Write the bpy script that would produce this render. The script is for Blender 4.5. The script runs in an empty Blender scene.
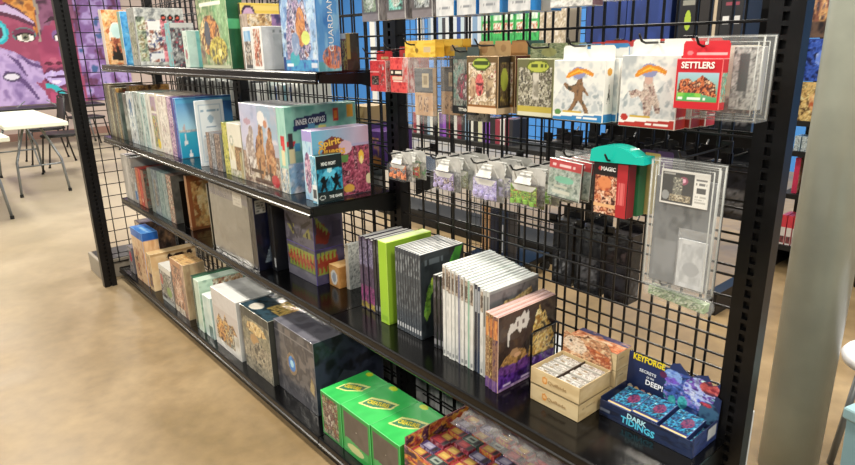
import bpy, math, random
import numpy as np
from mathutils import Matrix, Vector
random.seed(7)
SC = bpy.context.scene
COL = SC.collection

# ------------------------------------------------------------------ colour
def lin(h):
    if not isinstance(h, str): return tuple(h)
    h = h.lstrip('#'); r = []
    for i in (0, 2, 4):
        c = int(h[i:i+2], 16)/255
        r.append(c/12.92 if c <= .04045 else ((c+.055)/1.055)**2.4)
    return tuple(r)

# ------------------------------------------------------------------ materials
def mat(name, col=None, rough=.5, metal=0, coat=0, coat_r=.1, spec=.5, alpha=1, bump=None, attr=False, emis=None, vary=None):
    m = bpy.data.materials.new(name); m.use_nodes = True
    nt = m.node_tree; b = nt.nodes['Principled BSDF']
    b.inputs['Roughness'].default_value = rough; b.inputs['Metallic'].default_value = metal
    b.inputs['Coat Weight'].default_value = coat; b.inputs['Coat Roughness'].default_value = coat_r
    b.inputs['Specular IOR Level'].default_value = spec; b.inputs['Alpha'].default_value = alpha
    if col is not None: b.inputs['Base Color'].default_value = (*lin(col), 1)
    if attr:
        a = nt.nodes.new('ShaderNodeAttribute'); a.attribute_name = 'art'
        nt.links.new(a.outputs['Color'], b.inputs['Base Color'])
    if vary:
        c2, sc, lo, hi = vary
        tc = nt.nodes.new('ShaderNodeTexCoord'); n = nt.nodes.new('ShaderNodeTexNoise'); n.inputs['Scale'].default_value = sc
        n.inputs['Detail'].default_value = 5
        mr = nt.nodes.new('ShaderNodeMapRange'); mr.inputs[1].default_value = lo; mr.inputs[2].default_value = hi
        mx = nt.nodes.new('ShaderNodeMix'); mx.data_type = 'RGBA'
        mx.inputs[6].default_value = (*lin(col), 1); mx.inputs[7].default_value = (*lin(c2), 1)
        nt.links.new(tc.outputs['Object'], n.inputs['Vector']); nt.links.new(n.outputs[0], mr.inputs[0])
        nt.links.new(mr.outputs[0], mx.inputs[0]); nt.links.new(mx.outputs[2], b.inputs['Base Color'])
    if bump:
        sc, st = bump
        tc = nt.nodes.new('ShaderNodeTexCoord'); n = nt.nodes.new('ShaderNodeTexNoise'); n.inputs['Scale'].default_value = sc
        n.inputs['Detail'].default_value = 3
        bp = nt.nodes.new('ShaderNodeBump'); bp.inputs['Strength'].default_value = st; bp.inputs['Distance'].default_value = .01
        nt.links.new(tc.outputs['Object'], n.inputs['Vector']); nt.links.new(n.outputs[0], bp.inputs['Height'])
        nt.links.new(bp.outputs[0], b.inputs['Normal'])
        if coat: nt.links.new(bp.outputs[0], b.inputs['Coat Normal'])
    if emis:
        b.inputs['Emission Color'].default_value = (*lin(emis[0]), 1); b.inputs['Emission Strength'].default_value = emis[1]
    return m
M = {}
M['card'] = mat('printed_card', rough=.42, coat=.25, coat_r=.2, attr=True)
M['wrap'] = mat('shrink_wrapped_card', rough=.4, spec=.3, coat=.8, coat_r=.06, attr=True, bump=(16, .5))
M['matte'] = mat('matte_print', rough=.75, spec=.25, attr=True)
M['paint'] = mat('painted_mural', rough=.7, attr=True)
M['black'] = mat('black_powder_coat', '080809', rough=.38, spec=.35, vary=('141416', 14, .45, .8))
M['deck'] = mat('black_gloss_deck', '060607', rough=.16, spec=.4, vary=('2a2a2e', 60, .66, .8))
M['wire'] = mat('black_wire', '070708', rough=.32, spec=.5)
M['lip'] = mat('worn_black_lip', '08080a', rough=.25, spec=.4, vary=('1a1a1c', 18, .55, .85))
M['clear'] = mat('clear_plastic', 'eef2f2', rough=.08, spec=.8, alpha=.05, bump=(14, .3))
M['film'] = mat('clear_film', 'f2f4f5', rough=.12, spec=1, alpha=.13, bump=(40, 1))
M['film2'] = mat('crinkled_film', 'ffffff', rough=.06, spec=1, alpha=.14, bump=(60, 1))
M['frost'] = mat('frosted_plastic', 'dfe3e0', rough=.25, spec=.8, alpha=.4)
M['white'] = mat('white_ink', 'f3f2ec', rough=.5)
M['steel'] = mat('grey_green_column_paint', 'b0b5a8', rough=.3, spec=.6, vary=('9a9f95', 6, .35, .75))
M['wtable'] = mat('white_table_plastic', 'd9dccb', rough=.45)
M['legm'] = mat('grey_leg_metal', '85898c', rough=.35, metal=.6)
M['chair'] = mat('black_chair', '141415', rough=.45)
M['tan'] = mat('tan_base_paint', '8f877a', rough=.4)
M['rub'] = mat('black_rubber', '0a0a0a', rough=.7)
def solid(name, c, **k):
    key = 'solid_'+name
    if key not in M: M[key] = mat(name, c, **k)
    return M[key]

# ------------------------------------------------------------------ objects
def link(o, parent=None):
    COL.objects.link(o)
    if parent is not None: o.parent = parent
    return o
def tag(o, label, cat, group=None):
    o['label'] = label; o['category'] = cat
    if group: o['group'] = group
    return o
def thing(name, label, cat, loc=(0, 0, 0), rz=0, group=None, rot=None):
    o = bpy.data.objects.new(name, None); o.empty_display_size = .05; link(o)
    o.location = loc; o.rotation_euler = rot if rot else (0, 0, rz)
    return tag(o, label, cat, group)
class MB:
    def __init__(s): s.v = []; s.f = []
    def add(s, vs, fs):
        k = len(s.v); s.v += [tuple(p) for p in vs]; s.f += [tuple(i+k for i in f) for f in fs]
    def box(s, x0, y0, z0, x1, y1, z1, c=0):
        if c <= 0:
            s.add([(x0,y0,z0),(x1,y0,z0),(x1,y1,z0),(x0,y1,z0),(x0,y0,z1),(x1,y0,z1),(x1,y1,z1),(x0,y1,z1)],
                  [(0,3,2,1),(4,5,6,7),(0,1,5,4),(1,2,6,5),(2,3,7,6),(3,0,4,7)]); return
        # chamfered on the vertical edges and the top
        def ring(d, z): 
            return [(x0+d+c,y0+d,z),(x1-d-c,y0+d,z),(x1-d,y0+d+c,z),(x1-d,y1-d-c,z),(x1-d-c,y1-d,z),(x0+d+c,y1-d,z),(x0+d,y1-d-c,z),(x0+d,y0+d+c,z)]
        vs = ring(c*.7, z0)+ring(0, z0+c)+ring(0, z1-c)+ring(c*.7, z1); fs = []
        for L in range(3):
            for i in range(8):
                j = (i+1) % 8; fs.append((L*8+i, L*8+j, L*8+8+j, L*8+8+i))
        fs.append(tuple(range(7, -1, -1))); fs.append(tuple(range(24, 32))); s.add(vs, fs)
    def tube(s, pts, r, n=6, closed=False):
        pts = [Vector(p) for p in pts]; N = len(pts); k = len(s.v); up = None
        for i, p in enumerate(pts):
            if closed: t = (pts[(i+1) % N]-pts[i-1]).normalized()
            else: t = (pts[min(i+1, N-1)]-pts[max(i-1, 0)]).normalized()
            if up is None: up = Vector((0, 0, 1)) if abs(t.z) < .9 else Vector((1, 0, 0))
            a = t.cross(up).normalized(); b = a.cross(t).normalized(); up = b
            for j in range(n):
                q = 2*math.pi*j/n+math.pi/n
                s.v.append(tuple(p+a*math.cos(q)*r+b*math.sin(q)*r))
        for i in range(N if closed else N-1):
            for j in range(n):
                A = k+i*n; B = k+((i+1) % N)*n
                s.f.append((A+j, A+(j+1) % n, B+(j+1) % n, B+j))
        if not closed:
            s.f.append(tuple(k+j for j in range(n-1, -1, -1))); s.f.append(tuple(k+(N-1)*n+j for j in range(n)))
    def lathe(s, prof, n=32, c=(0, 0)):
        k = len(s.v)
        for r, z in prof:
            for j in range(n):
                q = 2*math.pi*j/n; s.v.append((c[0]+r*math.cos(q), c[1]+r*math.sin(q), z))
        for i in range(len(prof)-1):
            for j in range(n): s.f.append((k+i*n+j, k+i*n+(j+1) % n, k+(i+1)*n+(j+1) % n, k+(i+1)*n+j))
        s.f.append(tuple(k+j for j in range(n-1, -1, -1))); s.f.append(tuple(k+(len(prof)-1)*n+j for j in range(n)))
    def prism(s, pts, axis, a, b):
        # polygon pts (2D) extruded along axis from a to b
        def P(p, t): return {'x': (t, p[0], p[1]), 'y': (p[0], t, p[1]), 'z': (p[0], p[1], t)}[axis]
        n = len(pts); vs = [P(p, a) for p in pts]+[P(p, b) for p in pts]
        s.add(vs, [tuple(range(n))[::-1], tuple(range(n, 2*n))]+[(i, (i+1) % n, n+(i+1) % n, n+i) for i in range(n)])
    def build(s, name, m, parent=None, smooth=False, loc=None, rot=None):
        me = bpy.data.meshes.new(name); me.from_pydata(s.v, [], s.f); me.materials.append(m); 
        import bmesh
        bm = bmesh.new(); bm.from_mesh(me); bmesh.ops.recalc_face_normals(bm, faces=bm.faces); bm.to_mesh(me); bm.free()
        if smooth:
            me.polygons.foreach_set('use_smooth', [True]*len(me.polygons))
        o = bpy.data.objects.new(name, me); link(o, parent)
        if loc: o.location = loc
        if rot: o.rotation_euler = rot
        return o
def struct(o): o['kind'] = 'structure'; return o

# ------------------------------------------------------------------ printed art: colours of the print, evaluated on a fine grid
_lat = {}
DETAIL = [True]
def vnoise(u, v, sc, seed, asp=1.0):
    if seed not in _lat: _lat[seed] = np.random.RandomState(seed).rand(64, 64)
    L = _lat[seed]; out = 0; amp = 1; tot = 0
    for o in range(3):
        x = u*sc*asp*(2**o)+7*o; y = v*sc*(2**o)+3*o
        xi = np.floor(x).astype(int); yi = np.floor(y).astype(int); fx = x-xi; fy = y-yi
        fx = fx*fx*(3-2*fx); fy = fy*fy*(3-2*fy)
        a = L[xi % 64, yi % 64]; b = L[(xi+1) % 64, yi % 64]; c = L[xi % 64, (yi+1) % 64]; d = L[(xi+1) % 64, (yi+1) % 64]
        out = out+amp*((a*(1-fx)+b*fx)*(1-fy)+(c*(1-fx)+d*fx)*fy); tot += amp; amp *= .55
    out = out/tot
    return np.clip((out-.5)*1.7+.5, 0, .999)
def R(a, b, c, d): return ('R', a, b, c, d)
def El(cu, cv, ru, rv): return ('E', cu, cv, ru, rv)
def Po(*p): return ('P', p)
def Tx(a, b, c, d, n=3, seed=1): return ('T', a, b, c, d, n, seed)
def Nz(sc, cols, seed=1, asp=1.0): return ('N', sc, cols, seed, asp)
def Vg(c0, c1): return ('V', c0, c1)
def Hg(c0, c1): return ('H', c0, c1)
def paint(u, v, ops):
    C = np.zeros((u.size, 3)); C[:] = lin('808080')
    for sh, fill in ops:
        if sh is None: m = np.ones(u.size, bool)
        elif sh[0] == 'R': m = (u >= sh[1]) & (v >= sh[2]) & (u <= sh[3]) & (v <= sh[4])
        elif sh[0] == 'E': m = ((u-sh[1])/sh[3])**2+((v-sh[2])/sh[4])**2 <= 1
        elif sh[0] == 'P':
            m = np.zeros(u.size, bool); p = sh[1]; n = len(p); j = n-1
            for i in range(n):
                (xi, yi), (xj, yj) = p[i], p[j]
                if yi != yj:
                    c = ((yi > v) != (yj > v)) & (u < (xj-xi)*(v-yi)/(yj-yi)+xi); m ^= c
                j = i
        elif sh[0] == 'T':
            _, a, b, c, d, n, sd = sh
            uu = (u-a)/(c-a); vv = (v-b)/(d-b); ins = (uu >= 0) & (uu <= 1) & (vv >= 0) & (vv < 1)
            row = np.floor(np.clip(vv, 0, .999)*n); fr = vv*n-row
            rnd = np.random.RandomState(sd).rand(64, 8); k = np.floor(np.clip(uu, 0, .999)*(12)).astype(int)
            m = ins & (fr > .25) & (fr < .8) & (rnd[k, (row.astype(int)) % 8] > .2)
        if isinstance(fill, tuple) and fill[0] == 'N':
            cols = np.array([lin(c) for c in fill[2]]); k = 1.35 if len(cols) > 2 else 1
            t = vnoise(u, v, fill[1]*k, fill[3], fill[4])*(len(cols)-1)
            i = np.floor(t).astype(int); f = (t-i)[:, None]; f = np.clip((f-.5)*2.2+.5, 0, 1)
            cc = cols[i]*(1-f)+cols[np.minimum(i+1, len(cols)-1)]*f
            spread = float(np.clip(((cols.max(0)**.45)-(cols.min(0)**.45)).mean()/.42, 0, 1)); spread = 0 if spread < .5 else spread
            if DETAIL[0] and len(cols) > 2 and fill[1] > 3.5 and spread > 0:      # drawn detail: ink lines, small highlights
                a = vnoise(u, v, fill[1]*2.1, fill[3]+501, fill[4]); b = vnoise(u, v, fill[1]*3.3, fill[3]+502, fill[4])
                ink = np.clip(1-np.abs(a-.5)/.06, 0, 1)*.6*spread; hi = np.clip((b-.72)/.12, 0, 1)*.5*spread; lo = np.clip((.3-b)/.12, 0, 1)*.5*spread
                cc = cc*(1-ink[:, None])*(1-lo[:, None]); cc = cc*(1-hi[:, None])+np.minimum(cc*2.4+.08, .92)*hi[:, None]
            C[m] = cc[m]
        elif isinstance(fill, tuple) and fill[0] in 'VH':
            t = (v if fill[0] == 'V' else u)
            tm = t[m]
            if tm.size:
                lo, hi = tm.min(), tm.max(); t2 = ((t-lo)/max(hi-lo, 1e-6))[:, None]
                cc = np.array(lin(fill[1]))*(1-t2)+np.array(lin(fill[2]))*t2; C[m] = cc[m]
        else: C[m] = lin(fill)
    return C
def grid_faces(org, du, dv, lu, lv, ops, res, mask=None):
    nu = max(1, int(round(lu/res))); nv = max(1, int(round(lv/res)))
    nu = min(nu, 120); nv = min(nv, 140)
    U, V = np.meshgrid(np.linspace(0, 1, nu+1), np.linspace(0, 1, nv+1), indexing='ij')
    u = U.ravel(); v = V.ravel()
    P = np.array(org)[None]+u[:, None]*lu*np.array(du)[None]+v[:, None]*lv*np.array(dv)[None]
    i, j = np.meshgrid(np.arange(nu), np.arange(nv), indexing='ij'); i = i.ravel(); j = j.ravel()
    F = np.stack([i*(nv+1)+j, (i+1)*(nv+1)+j, (i+1)*(nv+1)+j+1, i*(nv+1)+j+1], 1)
    if mask is not None:
        keep = mask((i+.5)/nu, (j+.5)/nv); F = F[keep]
    return P, F, paint(u, v, ops)
def np_mesh(name, parts, m, parent=None):
    P = []; F = []; C = []; k = 0
    for p, f, c in parts: P.append(p); F.append(f+k); C.append(c); k += len(p)
    P = np.concatenate(P); F = np.concatenate(F); C = np.concatenate(C)
    me = bpy.data.meshes.new(name)
    me.vertices.add(len(P)); me.vertices.foreach_set('co', P.astype(np.float32).ravel())
    me.loops.add(F.size); me.loops.foreach_set('vertex_index', F.astype(np.int32).ravel())
    me.polygons.add(len(F)); me.polygons.foreach_set('loop_start', np.arange(0, F.size, 4, dtype=np.int32))
    me.update(calc_edges=True)
    a = me.color_attributes.new('art', 'FLOAT_COLOR', 'POINT')
    a.data.foreach_set('color', np.concatenate([C, np.ones((len(C), 1))], 1).astype(np.float32).ravel())
    me.materials.append(m); me.validate()
    o = bpy.data.objects.new(name, me); link(o, parent); return o
def flatc(P, F, c): return (np.array(P, float), np.array(F), np.tile(np.array(lin(c)), (len(P), 1)))
def artmesh(name, w, d, h, front=None, right=None, top=None, left=None, back=None, base='808080', edge=None, m=None, parent=None, res=.004, org=(0, 0, 0), ch=.0012):
    """closed box, x -w/2..w/2, y 0..d, z 0..h, printed faces, chamfered edges coloured for wear and painted edge highlights"""
    ox, oy, oz = org; ch = min(ch, w*.2, d*.2, h*.2)
    front = front or [(None, base)]; right = right or [(None, base)]; top = top or [(None, base)]
    left = left or [(None, base)]; back = back or [(None, base)]
    x0, x1, y0, y1, z0, z1 = ox-w/2, ox+w/2, oy, oy+d, oz, oz+h; c = ch
    r2 = lambda ops: res if len(ops) > 1 or not isinstance(ops[0][1], str) else 9
    pr = []
    pr.append(grid_faces((x0+c, y0, z0+c), (1,0,0), (0,0,1), w-2*c, h-2*c, front, r2(front)))
    pr.append(grid_faces((x1, y0+c, z0+c), (0,1,0), (0,0,1), d-2*c, h-2*c, right, r2(right)))
    pr.append(grid_faces((x0+c, y0+c, z1), (1,0,0), (0,1,0), w-2*c, d-2*c, top, r2(top)))
    pr.append(grid_faces((x0, y1-c, z0+c), (0,-1,0), (0,0,1), d-2*c, h-2*c, left, r2(left)))
    pr.append(grid_faces((x1-c, y1, z0+c), (-1,0,0), (0,0,1), w-2*c, h-2*c, back, r2(back)))
    pr.append(grid_faces((x0+c, y1-c, z0), (1,0,0), (0,-1,0), w-2*c, d-2*c, [(None, base)], 9))
    e = edge or base
    def q(*p): pr.append(flatc(p, [(0, 1, 2, 3)], e))
    for z, zz in ((z0+c, z1-c),):
        q((x1-c,y0,z),(x1,y0+c,z),(x1,y0+c,zz),(x1-c,y0,zz)); q((x1,y1-c,z),(x1-c,y1,z),(x1-c,y1,zz),(x1,y1-c,zz))
        q((x0+c,y1,z),(x0,y1-c,z),(x0,y1-c,zz),(x0+c,y1,zz)); q((x0,y0+c,z),(x0+c,y0,z),(x0+c,y0,zz),(x0,y0+c,zz))
    q((x0+c,y0,z1-c),(x1-c,y0,z1-c),(x1-c,y0+c,z1),(x0+c,y0+c,z1)); q((x1,y0+c,z1-c),(x1,y1-c,z1-c),(x1-c,y1-c,z1),(x1-c,y0+c,z1))
    q((x1-c,y1,z1-c),(x0+c,y1,z1-c),(x0+c,y1-c,z1),(x1-c,y1-c,z1)); q((x0,y1-c,z1-c),(x0,y0+c,z1-c),(x0+c,y0+c,z1),(x0+c,y1-c,z1))
    q((x0+c,y0+c,z0),(x1-c,y0+c,z0),(x1-c,y0,z0+c),(x0+c,y0,z0+c)); q((x1-c,y0+c,z0),(x1-c,y1-c,z0),(x1,y1-c,z0+c),(x1,y0+c,z0+c))
    q((x1-c,y1-c,z0),(x0+c,y1-c,z0),(x0+c,y1,z0+c),(x1-c,y1,z0+c)); q((x0+c,y1-c,z0),(x0+c,y0+c,z0),(x0,y0+c,z0+c),(x0,y1-c,z0+c))
    return np_mesh(name, pr, m or M['card'], parent)
def inside(poly):
    P = paint
    def f(u, v):
        m = np.zeros(u.size, bool); n = len(poly); j = n-1
        for i in range(n):
            (xi, yi), (xj, yj) = poly[i], poly[j]
            if yi != yj: m ^= ((yi > v) != (yj > v)) & (u < (xj-xi)*(v-yi)/(yj-yi)+xi)
            j = i
        return m
    return f
def artpanel(name, w, h, ops, poly=None, t=.0015, base='cccccc', m=None, parent=None, res=.003, loc=(0,0,0), rot=(0,0,0)):
    """card sheet in the XZ plane, front at y=0 facing -Y, cut to a polygon in 0..1 coordinates"""
    mk = inside(poly) if poly else None
    a = grid_faces((-w/2, 0, 0), (1,0,0), (0,0,1), w, h, ops, res, mk)
    b = grid_faces((w/2, t, 0), (-1,0,0), (0,0,1), w, h, [(None, base)], res if poly else 9, (lambda u, v: mk(1-u, v)) if mk else None)
    pr = [a, b]
    pl = poly or [(0,0),(1,0),(1,1),(0,1)]
    for i in range(len(pl)):
        p, q = pl[i], pl[(i+1) % len(pl)]
        A = (p[0]*w-w/2, 0, p[1]*h); B = (q[0]*w-w/2, 0, q[1]*h)
        pr.append(flatc([A, B, (B[0], t, B[2]), (A[0], t, A[2])], [(0, 1, 2, 3)], base))
    o = np_mesh(name, pr, m or M['card'], parent); o.location = loc; o.rotation_euler = rot; return o
FONT_CACHE = {}
def lettering(s, w, h, color, parent, loc, rot, name='lettering', ext=.0004, shear=0, bold=0):
    cu = bpy.data.curves.new('t', 'FONT'); cu.body = s; cu.size = 1; cu.align_x = 'CENTER'; cu.align_y = 'CENTER'
    cu.shear = shear; cu.offset = bold; cu.resolution_u = 2
    to = bpy.data.objects.new('t', cu); COL.objects.link(to)
    dg = bpy.context.evaluated_depsgraph_get(); me = bpy.data.meshes.new_from_object(to.evaluated_get(dg))
    bpy.data.objects.remove(to)
    if len(me.vertices) == 0: return None
    xs = [v.co.x for v in me.vertices]; ys = [v.co.y for v in me.vertices]
    cx, cy = (min(xs)+max(xs))/2, (min(ys)+max(ys))/2; sx = w/(max(xs)-min(xs)); sy = h/(max(ys)-min(ys))
    for v in me.vertices: v.co = ((v.co.x-cx)*sx, (v.co.y-cy)*sy, 0)
    # give the ink a little thickness
    n = len(me.vertices); V = [tuple(v.co) for v in me.vertices]; F = [tuple(p.vertices) for p in me.polygons]
    E = {}
    for f in F:
        for i in range(len(f)):
            k = (f[i], f[(i+1) % len(f)]); E[k] = E.get(k, 0)+1
    S = [(a, a+n, b+n, b) for (a, b) in E if (b, a) not in E]
    m2 = bpy.data.meshes.new(name); m2.from_pydata([(x, y, ext) for x, y, z in V]+[(x, y, 0) for x, y, z in V], [], F+S)
    m2.materials.append(solid('ink_'+color, color, rough=.5)); bpy.data.meshes.remove(me)
    o = bpy.data.objects.new(name, m2); link(o, parent); o.location = loc; o.rotation_euler = rot; return o
H = math.pi/2
def put_text(o, face, s, cu, cv, tw, th, color, ang=0, dims=None, **k):
    w, d, h = dims; e = .0006
    if face == 'front': loc = (-w/2+cu*w, -e, cv*h); Rm = Matrix.Rotation(H, 3, 'X') @ Matrix.Rotation(ang, 3, 'Z')
    elif face == 'right': loc = (w/2+e, cu*d, cv*h); Rm = Matrix.Rotation(H, 3, 'Z') @ Matrix.Rotation(H, 3, 'X') @ Matrix.Rotation(ang, 3, 'Z')
    else: loc = (-w/2+cu*w, cv*d, h+e); Rm = Matrix.Rotation(ang, 3, 'Z')
    return lettering(s, tw, th, color, o, loc, Rm.to_euler(), **k)
def gbox(name, label, cat, x0, x1, y, dep, z, h, front=None, right=None, top=None, base='808080', m='wrap', group=None, rz=0, texts=(), res=None, edge=None, lean=0, left=None, back=None):
    w = x1-x0
    if res is None: res = .0055 if x1 < 1.2 else (.0045 if x1 < 2.3 else .003)
    o = artmesh(name, w, dep, h, front, right, top, left, back, base, edge, M[m] if isinstance(m, str) else m, None, res)
    o.location = ((x0+x1)/2, y, z); o.rotation_euler = (0, lean, rz)
    tag(o, label, cat, group)
    for t in texts:
        kw = t[8] if len(t) > 8 else {}
        put_text(o, t[0], t[1], t[2], t[3], t[4], t[5], t[6], t[7], (w, dep, h), **kw)
    return o

# ------------------------------------------------------------------ camera
f_px, pitch, roll, yaw = 621.8678, .2932, -.0209, .8669
cpos = Vector((4.1532, -1.3559, 1.4062))
fw = Vector((-math.sin(yaw)*math.cos(pitch), math.cos(yaw)*math.cos(pitch), -math.sin(pitch)))
rr = Vector((math.cos(yaw), math.sin(yaw), 0)); uu = rr.cross(fw)
r2 = rr*math.cos(roll)+uu*math.sin(roll); u2 = -rr*math.sin(roll)+uu*math.cos(roll)
cam = bpy.data.objects.new('camera', bpy.data.cameras.new('camera')); COL.objects.link(cam)
cam.data.sensor_width = 36; cam.data.lens = f_px/855*36; cam.data.clip_start = .02
mw = Matrix((r2, u2, -fw)).transposed().to_4x4(); mw.translation = cpos; cam.matrix_world = mw
SC.camera = cam

# ------------------------------------------------------------------ setting
def floor():
    m = bpy.data.materials.new('stained_concrete'); m.use_nodes = True; nt = m.node_tree; b = nt.nodes['Principled BSDF']
    tc = nt.nodes.new('ShaderNodeTexCoord')
    n1 = nt.nodes.new('ShaderNodeTexNoise'); n1.inputs['Scale'].default_value = 1.7; n1.inputs['Detail'].default_value = 8; n1.inputs['Roughness'].default_value = .62; n1.inputs['Distortion'].default_value = .25
    n2 = nt.nodes.new('ShaderNodeTexNoise'); n2.inputs['Scale'].default_value = 16; n2.inputs['Detail'].default_value = 6
    r1 = nt.nodes.new('ShaderNodeValToRGB'); e = r1.color_ramp.elements
    e[0].position = .3; e[0].color = (*lin('766446'), 1); e[1].position = .72; e[1].color = (*lin('9a8564'), 1)
    q = r1.color_ramp.elements.new(.5); q.color = (*lin('877252'), 1)
    mx = nt.nodes.new('ShaderNodeMix'); mx.data_type = 'RGBA'; mx.blend_type = 'OVERLAY'; mx.inputs[0].default_value = .3
    mp = nt.nodes.new('ShaderNodeMapRange'); mp.inputs[1].default_value = .35; mp.inputs[2].default_value = .7; mp.inputs[3].default_value = .3; mp.inputs[4].default_value = .5
    # the polished screed turns paler and greyer towards the seating area
    sx = nt.nodes.new('ShaderNodeSeparateXYZ'); mr = nt.nodes.new('ShaderNodeMapRange'); mr.inputs[1].default_value = .8; mr.inputs[2].default_value = -2.5
    m2 = nt.nodes.new('ShaderNodeMix'); m2.data_type = 'RGBA'; m2.inputs[7].default_value = (*lin('a59d8b'), 1)
    mm = nt.nodes.new('ShaderNodeMath'); mm.operation = 'MULTIPLY'; mm.inputs[1].default_value = .75
    L = nt.links.new
    for n in (n1, n2): L(tc.outputs['Object'], n.inputs['Vector'])
    L(n1.outputs[0], r1.inputs[0]); L(r1.outputs[0], mx.inputs[6]); L(n2.outputs[0], mx.inputs[7]); L(n1.outputs[0], mp.inputs[0])
    L(tc.outputs['Object'], sx.inputs[0]); L(sx.outputs[0], mr.inputs[0]); L(mr.outputs[0], mm.inputs[0]); L(mm.outputs[0], m2.inputs[0])
    L(mx.outputs[2], m2.inputs[6]); L(m2.outputs[2], b.inputs['Base Color']); L(mp.outputs[0], b.inputs['Roughness'])
    mb = MB(); mb.box(-8.6, -5, -.1, 9, 6.4, 0); return struct(mb.build('floor', m))
floor()
mb = MB(); mb.box(-8.6, -5, 0, -8.22, 6.4, 3.4); struct(mb.build('wall_left', solid('wallpale', 'b9a79e', rough=.7)))
mb = MB(); mb.box(-8.22, 6.0, 0, 9, 6.4, 3.4); struct(mb.build('wall_back', solid('wallblue', '3f86d2', rough=.6)))
for i, (a, b) in enumerate(((-6.02, -5.86), (-4.6, -4.48))):
    mb = MB(); mb.box(a, 5.94, 0, b, 5.999, 3.0); struct(mb.build('trim_%d' % (i+1), solid('trimwhite', 'e4e6e2', rough=.5)))
mb = MB(); mb.box(-8.219, -5, 0, -8.19, 5.9, .12); struct(mb.build('baseboard_left', solid('pinkbase', '8d6a5d', rough=.6)))

# mural painted on the left wall (pixel-free: laid out in its own 0..1 frame, 175 x 130 units)
def mq(x, y): return ((x+40)/175, (105-y)/130)
def mP(*p): return Po(*[mq(*q) for q in p])
def mE(x, y, rx, ry): c = mq(x, y); return El(c[0], c[1], rx/175, ry/130)
mur = [(None, ('N', 9, ['5d2f52', '7c5a95', 'a58fc6', '3c5a8c'], 5, 1.3)),
    (mP((-40,-25),(78,-25),(80,105),(-40,105)), ('N', 7, ['7a3050', '94405f', 'a34d6b'], 3, 1.3)),
    (mP((12,-25),(44,-25),(44,20),(40,38),(34,22),(22,8),(12,4)), ('N', 12, ['5c3a2c', 'b06a2c', 'd8954a', '6b4a3a'], 8, 1.3)),
    (mP((44,-25),(80,-25),(82,20),(62,14),(50,30),(42,44),(40,36)), ('N', 8, ['6e3d5c', '8a5676', '4a2c40'], 4, 1.3)),
    (mP((38,44),(48,26),(58,26),(66,60),(62,67),(42,67),(38,60)), ('N', 6, ['8e355a', 'a8486b'], 9, 1)),
    (mP((2,16),(6,8),(14,4),(26,10),(40,24),(39,28),(22,21),(10,17)), ('V', '5a2b45', '5a2b45')),
    (mP((3,13),(8,7),(14,6),(26,13),(38,22),(38,24),(24,17),(10,13)), 'c9b3da'),
    (mP((48,24),(56,17),(66,16),(66,19),(57,21)), '3d1f30'),
    (mE(26,35,12,7), '4b7f80'), (mE(26,34,11,5), '6b2d4c'), (mE(27,37.5,10,4.6), '2a1620'), (mE(27,38.2,8.6,3.4), 'efe6e2'), (mE(27,37.6,4,3.6), '7c7c6c'), (mE(27,37.6,1.7,1.7), '141014'),
    (mE(60,36,6,6), '7c5a92'), (mE(61,38,5.5,4.2), '2a1620'), (mE(61,38.4,4.6,3.2), 'e9e2e2'),
    (mE(64,52,6,9), '8a4a80'), (mE(66,47,2.5,5), '5d6fb0'),
    (mE(46,64,5,2), '5a1c36'), (mE(56,64,4,1.8), '5a1c36'), (mE(51,61,4,3), 'b65a78'),
    (mP((35,76),(45,68),(52,70),(58,68),(73,77),(63,88),(52,91),(42,87)), '64284c'),
    (mP((38,76),(46,71),(52,73),(57,71),(70,77),(62,85),(52,88),(44,84)), ('N', 10, ['8e73b8', 'b9a4dc', 'd8caee'], 6, 1)),
    (mP((38,77),(50,77),(58,76),(70,77),(58,79),(46,79)), '4a2452'),
    (mE(50,83,5,2), 'e2d8f2'),
    (mE(-1,32,12.5,12.5), '1fa6b8'), (mE(-1,32,10.5,10.5), '57c8d2'), (mE(-1,32,7.5,7.5), '5c2a48'),
    (mP((-40,52),(0,47),(14,52),(22,58),(36,62),(39,78),(34,84),(28,82),(36,92),(40,105),(-40,105)), ('N', 8, ['7d659c', '9f88bd', 'b9a2d2', '8b72a8'], 12, 1.3)),
    (mP((6,54),(16,60),(22,76),(20,76),(12,62)), '5d4478'), (mP((16,52),(28,62),(38,66),(37,69),(24,64)), '5d4478'),
    (mP((0,70),(12,72),(22,84),(30,100),(27,100),(16,84),(0,74)), '5d4478'),
    (mE(6,76,9,5), '4d3d60'), (mE(6,76,7,3), 'd9d4e4'),
    (mP((38,84),(48,86),(56,92),(62,103),(58,105),(52,97),(44,90),(38,89)), '2fb0ba'),
    (mP((42,92),(50,97),(55,105),(40,105)), 'b04a72'),
    (mP((62,98),(70,82),(76,88),(78,105),(60,105)), ('N', 8, ['8a74b4', 'c1aee2'], 2, 1)),
    (mP((36,-25),(42,-25),(45,10),(42,42),(40,42),(42,10)), '9a8f86')]
DETAIL[0] = False
w_ = 1.07/75*175; h_ = 1.67/105*130
o = artmesh('wall_mural', .02, w_, h_, right=mur, base='5a3c5c', m=M['paint'], res=.016, ch=.001)
o.location = (-8.209, .22-1.07/75*40, 2.25-1.67); tag(o, 'large purple and magenta mural of a face with a lavender hand on the far wall', 'mural')
DETAIL[0] = True

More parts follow.
